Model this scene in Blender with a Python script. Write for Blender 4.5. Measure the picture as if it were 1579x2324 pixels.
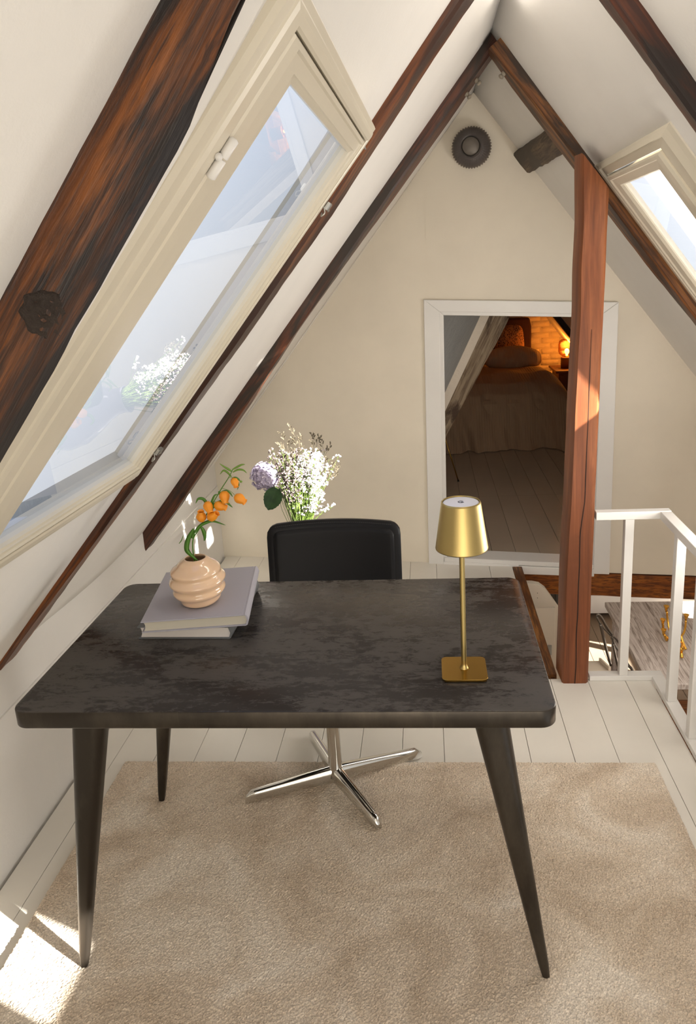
import bpy, math, random
from mathutils import Vector, Matrix, noise
random.seed(7)
PI = math.pi
for o in list(bpy.data.objects): bpy.data.objects.remove(o)
C = bpy.context.scene.collection

# ------------------------------------------------------------------ camera
FPX, TH, RO, YA, CH, CX, CY = 1686.607, 0.25721, -0.05161, 0.08415, 1.63165, 837.254, 1050.097
cam = bpy.data.cameras.new('camera'); camo = bpy.data.objects.new('camera', cam); C.objects.link(camo)
fwd = Vector((-math.sin(YA)*math.cos(TH), math.cos(YA)*math.cos(TH), -math.sin(TH)))
rgt = Vector((math.cos(YA), math.sin(YA), 0)); upv = rgt.cross(fwd)
r2 = rgt*math.cos(RO)+upv*math.sin(RO); u2 = upv*math.cos(RO)-rgt*math.sin(RO)
camo.matrix_world = Matrix(((r2.x, u2.x, -fwd.x, 0), (r2.y, u2.y, -fwd.y, 0), (r2.z, u2.z, -fwd.z, CH), (0, 0, 0, 1)))
cam.sensor_fit = 'VERTICAL'; cam.sensor_height = 36; cam.sensor_width = 36*1579/2324
cam.lens = FPX/2324*36; cam.clip_start = 0.02; cam.clip_end = 200
cam.shift_x = (789.5-CX)/2324; cam.shift_y = (CY-1162)/2324
bpy.context.scene.camera = camo

# ------------------------------------------------------------------ world, sun, lights, exposure
SUN = Vector((-0.564, 0.30, -0.265)).normalized()
w = bpy.data.worlds.new('sky'); bpy.context.scene.world = w; w.use_nodes = True
nt = w.node_tree; nt.nodes.clear()
out = nt.nodes.new('ShaderNodeOutputWorld'); bg = nt.nodes.new('ShaderNodeBackground')
tc = nt.nodes.new('ShaderNodeTexCoord'); sp = nt.nodes.new('ShaderNodeSeparateXYZ')
nt.links.new(tc.outputs['Generated'], sp.inputs[0])
cr = nt.nodes.new('ShaderNodeValToRGB'); nt.links.new(sp.outputs['Z'], cr.inputs[0])
e = cr.color_ramp.elements
e[0].position = 0.0; e[0].color = (0.86, 0.92, 1.0, 1); e[1].position = 1.0; e[1].color = (0.30, 0.48, 0.85, 1)
k = cr.color_ramp.elements.new(0.35); k.color = (0.70, 0.81, 1.0, 1)
nt.links.new(cr.outputs[0], bg.inputs[0]); bg.inputs[1].default_value = 1.45
nt.links.new(bg.outputs[0], out.inputs[0])

def light(name, kind, loc, direction, energy, color=(1, 1, 1), size=1.0, size_y=None, spread=None):
    l = bpy.data.lights.new(name, kind); l.energy = energy; l.color = color
    if kind == 'AREA':
        l.shape = 'RECTANGLE'; l.size = size; l.size_y = size_y or size
        if spread: l.spread = spread
    if kind == 'POINT': l.shadow_soft_size = size
    o = bpy.data.objects.new(name, l); C.objects.link(o); o.location = loc
    o.rotation_euler = Vector(direction).to_track_quat('-Z', 'Y').to_euler()
    return o
s = light('sun', 'SUN', (4, -1, 4), SUN, 60.0, (1.0, 0.95, 0.86)); s.data.angle = math.radians(0.7)
light('fill_rear', 'AREA', (0.30, -2.05, 0.95), (-0.05, 1, 0.0), 50, (1.0, 0.92, 0.80), 2.0, 1.6)
light('fill_ridge', 'AREA', (0.1, 0.1, 2.1), (0.0, 0.35, -1), 3, (1.0, 0.94, 0.86), 0.6, 1.6)
light('fill_side', 'AREA', (1.22, 2.15, 0.90), (-1, 0.10, 0.34), 17.5, (1.0, 0.95, 0.88), 0.7, 0.5)
light('fill_strip', 'AREA', (0.26, 1.85, 2.33), (0.0, 0.10, -1), 6, (1.0, 0.93, 0.83), 0.16, 1.2)  # added fill light under the ridge, no lamp hangs there
light('fill_lower', 'AREA', (2.2, 4.6, -0.35), (0, 0.3, -1), 40, (1.0, 0.93, 0.84), 1.2, 1.6)
light('fill_bedroom', 'AREA', (0.85, 4.55, 1.45), (-1, 0.1, -.35), 1.7, (1.0, 0.96, 0.92), 0.4, 0.5)
vs = bpy.context.scene.view_settings
vs.view_transform = 'Standard'; vs.look = 'None'; vs.exposure = -0.28; vs.gamma = 1.0; vs.use_curve_mapping = False

# ------------------------------------------------------------------ materials
MATS = {}
def nmat(name):
    m = bpy.data.materials.new(name); m.use_nodes = True; t = m.node_tree
    b = t.nodes['Principled BSDF']; MATS[name] = m
    return m, t, b
def N(t, kind, **kw):
    n = t.nodes.new(kind)
    for k_, v in kw.items(): setattr(n, k_, v)
    return n
def ramp(t, src, stops):
    r = N(t, 'ShaderNodeValToRGB'); el = r.color_ramp.elements
    while len(el) > 1: el.remove(el[-1])
    el[0].position = stops[0][0]; el[0].color = (*stops[0][1], 1) if len(stops[0][1]) == 3 else stops[0][1]
    for p_, c_ in stops[1:]:
        q = el.new(p_); q.color = (*c_, 1)
    t.links.new(src, r.inputs[0]); return r.outputs[0]
def tex(t, scale, mapscale=(1, 1, 1), detail=6, rough=0.6, dist=0.0, loc=(0, 0, 0)):
    tcn = N(t, 'ShaderNodeTexCoord'); mp = N(t, 'ShaderNodeMapping'); mp.inputs['Scale'].default_value = mapscale
    mp.inputs['Location'].default_value = loc
    t.links.new(tcn.outputs['Object'], mp.inputs[0])
    n = N(t, 'ShaderNodeTexNoise'); n.inputs['Scale'].default_value = scale; n.inputs['Detail'].default_value = detail
    n.inputs['Roughness'].default_value = rough; n.inputs['Distortion'].default_value = dist
    t.links.new(mp.outputs[0], n.inputs['Vector']); return n.outputs['Fac'], mp
def mixc(t, fac, a, b_, mode='MIX'):
    m = N(t, 'ShaderNodeMix', data_type='RGBA', blend_type=mode)
    if isinstance(fac, float): m.inputs[0].default_value = fac
    else: t.links.new(fac, m.inputs[0])
    for i, v in ((6, a), (7, b_)):
        if isinstance(v, tuple): m.inputs[i].default_value = (*v, 1)
        else: t.links.new(v, m.inputs[i])
    return m.outputs[2]
def bump(t, b, h, strength=0.3, dist=0.01):
    n = N(t, 'ShaderNodeBump'); n.inputs['Strength'].default_value = strength; n.inputs['Distance'].default_value = dist
    t.links.new(h, n.inputs['Height']); t.links.new(n.outputs[0], b.inputs['Normal'])
def paint(name, col, rough=0.5, bs=60.0, bstr=0.08, var=0.03, bd=0.004, lowbump=0.0):
    m, t, b = nmat(name)
    f, _ = tex(t, 2.5, detail=4)
    c2 = tuple(max(0, x*(1-var*2.2)) for x in col)
    t.links.new(ramp(t, f, [(0.35, c2), (0.65, col)]), b.inputs['Base Color'])
    b.inputs['Roughness'].default_value = rough
    g, _ = tex(t, bs, detail=5)
    bump(t, b, g, bstr, bd)
    return m
def plain(name, col, rough=0.5, metal=0.0, **kw):
    m, t, b = nmat(name); b.inputs['Base Color'].default_value = (*col, 1)
    b.inputs['Roughness'].default_value = rough; b.inputs['Metallic'].default_value = metal
    f, _ = tex(t, 30, detail=3)
    mth = N(t, 'ShaderNodeMapRange'); mth.inputs['To Min'].default_value = max(0.02, rough*0.85); mth.inputs['To Max'].default_value = min(1, rough*1.15)
    t.links.new(f, mth.inputs[0]); t.links.new(mth.outputs[0], b.inputs['Roughness'])
    for k_, v in kw.items(): b.inputs[k_].default_value = v
    return m
def wood(name, light_, mid, dark, char, charlim=0.52, rough=0.5, sx=1.6, sr=20, knots=0.0, loc=(0, 0, 0), bstr=0.5, charsc=(1.3, 6, 6), spec=0.35, gs=0.85):
    m, t, b = nmat(name)
    f, mp = tex(t, 1.0, (sx, sr, sr), detail=8, rough=0.65, dist=0.5, loc=loc)
    base = ramp(t, f, [(0.28, dark), (0.45, mid), (0.62, light_), (0.8, mid)])
    g, _ = tex(t, 1.0, (sx*2.2, sr*5, sr*5), detail=4, loc=loc)
    base = mixc(t, ramp(t, g, [(0.42, (gs, gs, gs)), (0.53, (0, 0, 0))]), base, dark)
    h, _ = tex(t, 1.0, charsc, detail=7, rough=0.62, dist=0.8, loc=(loc[0]+3.1, loc[1], loc[2]))
    cm = ramp(t, h, [(charlim-0.03, (0, 0, 0)), (charlim+0.05, (1, 1, 1))])
    base = mixc(t, cm, base, char)
    if knots > 0:
        tcn = N(t, 'ShaderNodeTexCoord'); mp2 = N(t, 'ShaderNodeMapping'); mp2.inputs['Scale'].default_value = (2.6, 5.5, 5.5)
        mp2.inputs['Location'].default_value = loc
        t.links.new(tcn.outputs['Object'], mp2.inputs[0]); v = N(t, 'ShaderNodeTexVoronoi'); v.inputs['Scale'].default_value = 1.0
        t.links.new(mp2.outputs[0], v.inputs['Vector'])
        kk = ramp(t, v.outputs['Distance'], [(0.0, (1, 1, 1)), (knots, (0.7, 0.7, 0.7)), (knots*1.7, (0, 0, 0))])
        base = mixc(t, kk, base, tuple(x*0.5 for x in dark))
    t.links.new(base, b.inputs['Base Color']); b.inputs['Roughness'].default_value = rough
    b.inputs['Specular IOR Level'].default_value = spec
    bump(t, b, f, bstr, 0.004)
    return m
WALL = paint('wall_paint', (0.82, 0.795, 0.755), 0.75, 90, 0.12, 0.02)
CREAM = paint('cream_gloss', (0.68, 0.62, 0.50), 0.35, 40, 0.06, 0.02)
WHITE = paint('white_gloss', (0.82, 0.80, 0.77), 0.32, 25, 0.10, 0.02)
PLANK = paint('plank_paint', (0.80, 0.76, 0.69), 0.3, 14, 0.10, 0.03)
GABLE = paint('gable_paint', (0.84, 0.765, 0.64), 0.6, 70, 0.10, 0.03)
W_A = wood('oak_scorched', (0.20, 0.062, 0.010), (0.10, 0.030, 0.006), (0.030, 0.011, 0.005), (0.012, 0.008, 0.007), 0.475, 0.40, 1.6, 34, 0.04, (0.4, 0.3, 0), 0.8, (1.5, 13, 13))
W_B = wood('oak_orange', (0.24, 0.078, 0.015), (0.13, 0.038, 0.010), (0.05, 0.018, 0.009), (0.04, 0.017, 0.010), 0.50, 0.42, 1.3, 22, 0.0, (7, 2, 1))
W_C = wood('oak_dark', (0.15, 0.045, 0.018), (0.085, 0.028, 0.015), (0.030, 0.014, 0.010), (0.030, 0.020, 0.014), 0.50, 0.42, 1.2, 24, 0.04, (3, 5, 1))
W_D = wood('oak_brown', (0.26, 0.105, 0.025), (0.15, 0.055, 0.016), (0.055, 0.022, 0.010), (0.040, 0.022, 0.013), 0.55, 0.45, 1.3, 24, 0.06, (1, 9, 4))
W_E = wood('oak_deep', (0.15, 0.045, 0.014), (0.075, 0.022, 0.009), (0.030, 0.011, 0.008), (0.018, 0.011, 0.009), 0.50, 0.45, 1.2, 20, 0.05, (4, 4, 4))
W_F = wood('oak_black', (0.16, 0.065, 0.018), (0.06, 0.028, 0.013), (0.025, 0.014, 0.010), (0.022, 0.014, 0.010), 0.47, 0.6, 1.5, 22, 0.0, (8, 1, 2))
W_P = wood('block_grey_wood', (0.17, 0.115, 0.07), (0.11, 0.075, 0.05), (0.05, 0.034, 0.024), (0.06, 0.045, 0.033), 0.52, 0.7, 3.0, 30, 0.0, (2, 2, 2))
W_T = wood('tie_wood', (0.36, 0.12, 0.018), (0.24, 0.070, 0.012), (0.10, 0.028, 0.008), (0.07, 0.02, 0.008), 0.60, 0.4, 1.2, 26, 0.10, (1, 1, 7))
W_S = wood('grained_strip', (0.30, 0.13, 0.035), (0.15, 0.052, 0.014), (0.06, 0.022, 0.009), (0.10, 0.035, 0.012), 0.60, 0.45, 3.5, 26, 0.0, (1, 1, 3))
W_POST = wood('post_wood', (0.27, 0.092, 0.032), (0.185, 0.056, 0.019), (0.10, 0.030, 0.011), (0.15, 0.046, 0.015), 0.60, 0.45, 1.0, 18, 0.085, (5, 0, 1), 0.25, (0.8, 4, 4), gs=0.30)

def glassmat(name, ior_mult, tint, haze=0.0, hazecol=(1, 1, 1)):
    m = bpy.data.materials.new(name); m.use_nodes = True; t = m.node_tree; t.nodes.clear()
    o = N(t, 'ShaderNodeOutputMaterial'); tr = N(t, 'ShaderNodeBsdfTransparent'); gl = N(t, 'ShaderNodeBsdfGlossy')
    tr.inputs[0].default_value = (*tint, 1); gl.inputs['Roughness'].default_value = 0.0
    ge = N(t, 'ShaderNodeNewGeometry'); dp = N(t, 'ShaderNodeVectorMath', operation='DOT_PRODUCT')
    t.links.new(ge.outputs['Incoming'], dp.inputs[0]); t.links.new(ge.outputs['Normal'], dp.inputs[1])
    def mth(op, a_, b_=None):
        q = N(t, 'ShaderNodeMath', operation=op)
        for i_, v_ in ((0, a_), (1, b_)):
            if v_ is None: continue
            if isinstance(v_, (int, float)): q.inputs[i_].default_value = v_
            else: t.links.new(v_, q.inputs[i_])
        return q.outputs[0]
    f0 = mth('ADD', mth('MULTIPLY', mth('POWER', mth('SUBTRACT', 1.0, mth('ABSOLUTE', dp.outputs['Value'])), 5.0), 0.96), 0.04)
    mu = N(t, 'ShaderNodeMath', operation='MULTIPLY'); mu.use_clamp = True; mu.inputs[1].default_value = ior_mult
    t.links.new(f0, mu.inputs[0])
    mx = N(t, 'ShaderNodeMixShader'); t.links.new(mu.outputs[0], mx.inputs[0])
    base = tr.outputs[0]
    if haze > 0:
        tl = N(t, 'ShaderNodeBsdfTranslucent'); tl.inputs[0].default_value = (*hazecol, 1)
        hz, _ = tex(t, 3.0, detail=5)
        mr = N(t, 'ShaderNodeMapRange'); mr.inputs['To Min'].default_value = haze*0.6; mr.inputs['To Max'].default_value = haze*1.4
        t.links.new(hz, mr.inputs[0])
        m2 = N(t, 'ShaderNodeMixShader'); t.links.new(mr.outputs[0], m2.inputs[0])
        t.links.new(base, m2.inputs[1]); t.links.new(tl.outputs[0], m2.inputs[2]); base = m2.outputs[0]
    t.links.new(base, mx.inputs[1]); t.links.new(gl.outputs[0], mx.inputs[2]); t.links.new(mx.outputs[0], o.inputs[0])
    return m
GLASS_L = glassmat('window_glass', 1.5, (0.97, 0.98, 1.0))
GLASS_R = glassmat('hazy_window_glass', 0.8, (1.0, 1.0, 1.0), 0.14)

# ------------------------------------------------------------------ mesh helpers
class MB:
    def __init__(s): s.v = []; s.f = []
    def add(s, vs_, fs):
        n = len(s.v); s.v += [tuple(x) for x in vs_]; s.f += [tuple(i+n for i in q) for q in fs]; return s
    def box(s, a, b, ch=0.0):
        x0, y0, z0 = a; x1, y1, z1 = b
        if ch <= 0:
            vv = [(x0, y0, z0), (x1, y0, z0), (x1, y1, z0), (x0, y1, z0), (x0, y0, z1), (x1, y0, z1), (x1, y1, z1), (x0, y1, z1)]
            return s.add(vv, [(0, 3, 2, 1), (4, 5, 6, 7), (0, 1, 5, 4), (1, 2, 6, 5), (2, 3, 7, 6), (3, 0, 4, 7)])
        c = ch
        rings = []
        for z, q in ((z0, c), (z0+c, 0), (z1-c, 0), (z1, c)):
            rings.append([(x0+q+c*0, y0+q, z), (x1-q, y0+q, z), (x1-q, y1-q, z), (x0+q, y1-q, z)])
        vv = [p for r in rings for p in r]; f = [(3, 2, 1, 0), (12, 13, 14, 15)]
        for i in range(3):
            for j in range(4):
                f.append((i*4+j, i*4+(j+1) % 4, (i+1)*4+(j+1) % 4, (i+1)*4+j))
        return s.add(vv, f)
    def obox(s, o, ex, ey, ez, a, b, ch=0.0):      # box in a local frame
        m = MB().box(a, b, ch); o = Vector(o)
        return s.add([o+Vector(ex)*p[0]+Vector(ey)*p[1]+Vector(ez)*p[2] for p in m.v], m.f)
    def loft(s, rings, cap=True, closed=True):
        n = len(rings[0]); vv = [p for r in rings for p in r]; f = []
        for i in range(len(rings)-1):
            for j in range(n if closed else n-1):
                f.append((i*n+j, i*n+(j+1) % n, (i+1)*n+(j+1) % n, (i+1)*n+j))
        if cap: f += [tuple(range(n-1, -1, -1)), tuple(range((len(rings)-1)*n, len(rings)*n))]
        return s.add(vv, f)
    def tube(s, pts, r, n=8, cap=True):
        pts = [Vector(p) for p in pts]; rs = r if isinstance(r, (list, tuple)) else [r]*len(pts)
        rings = []; up = None
        for i, p in enumerate(pts):
            d = (pts[min(i+1, len(pts)-1)]-pts[max(i-1, 0)]).normalized()
            if up is None: up = Vector((0, 0, 1)) if abs(d.z) < 0.9 else Vector((1, 0, 0))
            a = d.cross(up).normalized(); up = a.cross(d).normalized()
            rings.append([p+(a*math.cos(2*PI*k/n)+up*math.sin(2*PI*k/n))*rs[i] for k in range(n)])
        return s.loft(rings, cap)
    def lathe(s, c, prof, n=32, axis=(0, 0, 1), fn=None, cap=True):
        c = Vector(c); q = Vector(axis).normalized().to_track_quat('Z', 'Y'); rings = []
        for (r, z) in prof:
            ring = []
            for k in range(n):
                th = 2*PI*k/n; rr, zz = (r, z) if fn is None else fn(r, z, th)
                ring.append(c+q @ Vector((rr*math.cos(th), rr*math.sin(th), zz)))
            rings.append(ring)
        return s.loft(rings, cap)
    def grid(s, fn, nu, nv):
        vv = [fn(i/nu, j/nv) for j in range(nv+1) for i in range(nu+1)]
        f = [(j*(nu+1)+i, j*(nu+1)+i+1, (j+1)*(nu+1)+i+1, (j+1)*(nu+1)+i) for j in range(nv) for i in range(nu)]
        return s.add(vv, f)
def spline(pts, n=8):
    pts = [Vector(p) for p in pts]; res = []
    for i in range(len(pts)-1):
        p0 = pts[max(i-1, 0)]; p1 = pts[i]; p2 = pts[i+1]; p3 = pts[min(i+2, len(pts)-1)]
        for k_ in range(n):
            t = k_/n
            res.append(0.5*((2*p1)+(p2-p0)*t+(2*p0-5*p1+4*p2-p3)*t*t+(3*p1-p0-3*p2+p3)*t**3))
    res.append(pts[-1]); return res
def rrect(w_, d_, r, n=5):
    p = []
    for cx_, cy_, a0 in ((w_/2-r, d_/2-r, 0), (-w_/2+r, d_/2-r, PI/2), (-w_/2+r, -d_/2+r, PI), (w_/2-r, -d_/2+r, 1.5*PI)):
        for k_ in range(n+1):
            a = a0+PI/2*k_/n; p.append((cx_+r*math.cos(a), cy_+r*math.sin(a)))
    return p
def tag(o, label=None, cat=None, group=None, kind=None):
    if label: o['label'] = label
    if cat: o['category'] = cat
    if group: o['group'] = group
    if kind: o['kind'] = kind
    return o
def thing(name, label, cat, loc, group=None, kind=None):
    o = bpy.data.objects.new(name, None); C.objects.link(o); o.location = loc; o.empty_display_size = 0.05
    return tag(o, label, cat, group, kind)
def wloc(p):
    v = Vector((0, 0, 0))
    while p is not None: v += p.location; p = p.parent
    return v
def obj(name, mb, mat, parent=None, smooth=False, origin=None, bevel=0.0, label=None):
    base = wloc(parent) if parent else Vector((0, 0, 0))
    off = Vector(origin) if origin is not None else base
    me = bpy.data.meshes.new(name); me.from_pydata([Vector(p)-off for p in mb.v], [], mb.f); me.update()
    me.materials.append(mat)
    if smooth:
        for p in me.polygons: p.use_smooth = True
    o = bpy.data.objects.new(name, me); C.objects.link(o); o.location = off-base
    if parent: o.parent = parent
    if bevel:
        b = o.modifiers.new('bevel', 'BEVEL'); b.width = bevel; b.segments = 2; b.limit_method = 'ANGLE'
    if label: o['label'] = label
    return o
def smooth_angle(o, deg=40):
    me = o.data
    for p in me.polygons: p.use_smooth = True
    try: me.set_sharp_from_angle(angle=math.radians(deg))
    except Exception: pass
def struct(name, mb, mat, smooth=False, bevel=0.0, parent=None):
    o = obj(name, mb, mat, parent, smooth, bevel=bevel)
    if not parent: o['kind'] = 'structure'
    return o
def lerp(x, xs, ys):
    if x <= xs[0]: return ys[0]
    for i in range(len(xs)-1):
        if x <= xs[i+1]:
            return ys[i]+(ys[i+1]-ys[i])*(x-xs[i])/(xs[i+1]-xs[i])
    return ys[-1]

# ------------------------------------------------------------------ the roof planes
RX, RZ = 0.26, 2.41
def angL(y): return math.radians(lerp(y, [0.6, 1.2, 1.8, 2.95, 4.1], [52.5, 52.1, 51.3, 50.7, 50.7]))
def bulge(s_, y):
    return -0.036*max(0.0, min(1.0, (s_-1.2)/1.2))*math.exp(-((y-1.82)/0.5)**2)-0.030*max(0.0, min(1.0, (s_-0.85)/0.6))*math.exp(-((y-1.05)/0.27)**2)
def PL(s_, y, o=0.0):       # point on left slope: s down the slope from the ridge, o into the room
    a = angL(y); o = o+bulge(s_, y)
    return Vector((RX-s_*math.cos(a)+o*math.sin(a), y, RZ-s_*math.sin(a)-o*math.cos(a)))
AR = math.atan(1.303)
def PR(s_, y, o=0.0):
    return Vector((RX+s_*math.cos(AR)-o*math.sin(AR), y, RZ-s_*math.sin(AR)-o*math.cos(AR)))

# left skylight plane, fitted
WK = 0.955
WP = Vector((-0.164, 1.042, 1.864-CH))*WK+Vector((0, 0, CH))
WU = Vector((-0.641, 0.012, -0.768)).normalized()
WV = Vector((0.028, 1.0, -0.008)); WV = (WV-WU*WV.dot(WU)).normalized()
WN = WU.cross(WV)
if WN.x < 0: WN = -WN
WL, WW = 0.813*WK, 0.512*WK

def slope_mesh(P, s0, s1, y0, y1, holes, ns=26, ny=60):
    ss = sorted(set([s0+(s1-s0)*i/ns for i in range(ns+1)]+[h[i] for h in holes for i in (0, 1)]))
    ys = sorted(set([y0+(y1-y0)*i/ny for i in range(ny+1)]+[h[i] for h in holes for i in (2, 3)]))
    idx = {}; m = MB()
    for j, y in enumerate(ys):
        for i, s_ in enumerate(ss): idx[i, j] = len(m.v); m.v.append(P(s_, y))
    for j in range(len(ys)-1):
        for i in range(len(ss)-1):
            cs, cy = (ss[i]+ss[i+1])/2, (ys[j]+ys[j+1])/2
            if any(h[0] < cs < h[1] and h[2] < cy < h[3] for h in holes): continue
            m.f.append((idx[i, j], idx[i+1, j], idx[i+1, j+1], idx[i, j+1]))
    return m
def add_solid(o, t, off):
    md = o.modifiers.new('solid', 'SOLIDIFY'); md.thickness = t; md.offset = off
# left slope: corners of the skylight hole in (s, y)
cl = struct('ceiling', slope_mesh(PL, 0.0, 2.40, -2.2, 3.95, [(0.65, 1.515, 0.90, 1.60)]), WALL)
smooth_angle(cl, 60); add_solid(cl, 0.03, -1)
crr = struct('ceiling', slope_mesh(PR, 0.0, 5.45, -2.2, 8.7, [(0.62, 1.50, 2.12, 2.884), (1.58, 1.716, 0.06, 0.28), (4.60, 5.15, 5.95, 6.45)], 40, 90), WALL)  # last two holes: added, unseen openings letting sun onto the floor and downstairs
smooth_angle(crr, 60); add_solid(crr, 0.03, 1)
cb = struct('ceiling', slope_mesh(lambda s_, y: PL(s_, y), 0.0, 2.5, 3.95, 8.7, []), WALL)
smooth_angle(cb, 60); add_solid(cb, 0.06, -1)

# ------------------------------------------------------------------ walls
KX = -1.245
m = MB(); m.box((KX-0.06, -2.2, -0.02), (KX, 4.12, 0.60))
struct('wall_left', m, WALL)
m = MB(); m.box((KX, -2.2, 0.405), (KX+0.006, 4.09, 0.44)); struct('trim_4', m, WALL)
def by(x): return 4.098-0.131*(x+1.26)
struct('wall_rear', MB().box((-1.3, -2.30, -0.2), (2.9, -2.20, 2.6)), WALL)
# gable wall with doorway: outline pieces in (x, z), extruded 0.10 back
def wallpiece(m, poly, t0=0.0, t1=0.10):
    n = len(poly)
    vv = [(x, by(x)+t0, z) for x, z in poly]+[(x, by(x)+t1, z) for x, z in poly]
    f = [tuple(range(n)), tuple(range(2*n-1, n-1, -1))]
    for i in range(n): f.append((i, (i+1) % n+0, n+(i+1) % n, n+i)[::-1])
    m.add(vv, f)
def zl(x): return RZ-math.tan(math.radians(50.7))*(RX-x)+0.03
def zr(x): return RZ-1.303*(x-RX)+0.03
DX0, DX1 = 0.055, 0.885
def dtop(x): return 1.400-0.053*(x-DX0)
m = MB()
wallpiece(m, [(-1.27, -0.02), (DX0, -0.02), (DX0, zl(DX0)), (-1.27, zl(-1.27))])
wallpiece(m, [(DX0, dtop(DX0)), (DX1, dtop(DX1)), (DX1, zr(DX1)), (RX, RZ+0.03), (DX0, zl(DX0))])
wallpiece(m, [(DX1, -0.03), (2.1, -0.03), (2.1, zr(2.1)), (DX1, zr(DX1))])
struct('wall_back', m, GABLE)
# narrow awning outside the right skylight, added unseen to shape sun on the post
dm = thing('sun_blocker', 'narrow pale awning standing off the roof outside the right skylight, added unseen to block sun', 'blocker', PR(0.8, 2.35, -0.3))
m = MB().loft([[PR(.15, y_, -.50), PR(1.46, y_, -.50), PR(1.46, y_, -.52), PR(.15, y_, -.52)] for y_ in (2.205, 2.52)]); obj('blocker_board', m, WALL, dm)
for s_ in (.22, 1.64-.22):
    m = MB().loft([[PR(s_, y_, -.04), PR(s_+.03, y_, -.04), PR(s_+.03, y_, -.50), PR(s_, y_, -.50)] for y_ in (2.35, 2.38)]); obj('blocker_bracket', m, WALL, dm)
# panel seam batten left of the door frame
m = MB(); wallpiece(m, [(-0.022, 0.0), (-0.016, 0.0), (0.025, 2.04), (0.018, 2.04)], -0.003, 0.001); struct('trim_5', m, GABLE)
# door frame: two jamb casings, head casing, inner stops, threshold
dr = thing('door_1', None, None, (0.47, by(0.47), 0), kind='structure')
def casing(poly, t0, t1, name='casing', mat=WHITE):
    m = MB(); wallpiece(m, poly, t0, t1); return obj(name, m, mat, dr, bevel=0.003)
casing([(-0.022, -0.002), (0.062, -0.002), (0.074, 1.392), (-0.006, 1.455)], -0.022, 0.0)
casing([(0.862, -0.03), (0.944, -0.03), (0.944, 1.405), (0.868, 1.35)], -0.022, 0.0)
casing([(-0.006, 1.455), (0.074, 1.392), (0.868, 1.35), (0.944, 1.405)], -0.022, 0.0)
casing([(0.060, 0.02), (0.082, 0.02), (0.094, 1.372), (0.072, 1.396)], -0.008, 0.10, 'jamb')
casing([(0.845, 0.02), (0.866, 0.02), (0.870, 1.356), (0.850, 1.334)], -0.008, 0.10, 'jamb')
casing([(0.072, 1.396), (0.094, 1.372), (0.850, 1.334), (0.870, 1.356)], -0.008, 0.10, 'jamb')
casing([(0.064, 0.012), (0.866, -0.004), (0.866, 0.022), (0.064, 0.038)], -0.016, 0.12, 'threshold')
casing([(0.060, -0.004), (0.470, -0.006), (0.470, 0.010), (0.060, 0.014)], -0.026, 0.02, 'threshold')
casing([(0.470, -0.045), (0.866, -0.045), (0.866, -0.004), (0.470, 0.002)], -0.024, 0.02, 'threshold')

# ------------------------------------------------------------------ main floor: planks on a slab
fl = MB()
fl.box((-1.25, -2.2, -0.22), (0.845, 2.70, -0.022)); fl.box((-1.25, 2.70, -0.22), (0.435, 4.09, -0.022))
fl.box((-0.9, 4.07, -0.20), (2.0, 8.75, -0.022))
flo = struct('floor', fl, PLANK)
def plank(x0, x1, y0, y1, z=0.0, mat=PLANK, parent=None, th=0.02):
    g = 0.0008
    m = MB().box((x0+g, y0, z-th), (x1-g, y1, z+random.uniform(-0.0006, 0.0004)), 0.0007)
    return obj('plank', m, mat, parent)
x = -1.14
plank(-1.232, -1.14, -2.0, 4.085, parent=flo)
n_ = 0
while x < 0.84:
    x1_ = min(x+0.145, 0.845)
    ymax = 2.70 if x1_ > 0.46 else by(x)-0.003
    if 0.30 < x < 0.44:
        plank(x, 0.435, 2.702, by(x)-0.003, parent=flo); plank(x, x1_, -2.0, 2.70, parent=flo)
    else: plank(x, x1_, -2.0, ymax, parent=flo)
    x = x1_
# bedroom floor planks
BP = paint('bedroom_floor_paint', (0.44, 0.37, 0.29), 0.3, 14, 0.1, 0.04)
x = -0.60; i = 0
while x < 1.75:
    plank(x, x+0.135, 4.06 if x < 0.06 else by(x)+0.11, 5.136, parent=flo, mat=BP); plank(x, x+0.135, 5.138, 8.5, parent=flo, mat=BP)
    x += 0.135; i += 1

# brown grained strip along the stair hole, white stairwell trims
m = MB().box((0.437, 2.732, -0.10), (0.486, 3.845, 0.001))
o = obj('edging_strip', m, W_S, origin=(0.46, 3.2, -0.05)); 
me = o.data
for v in me.vertices: v.co = Vector((v.co.y, -v.co.x, v.co.z))
o.rotation_euler = (0, 0, PI/2)
o.rotation_euler = (0, 0, PI/2)
tag(o, 'brown grained wooden strip edging the stairwell beside the desk', 'trim')

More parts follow.
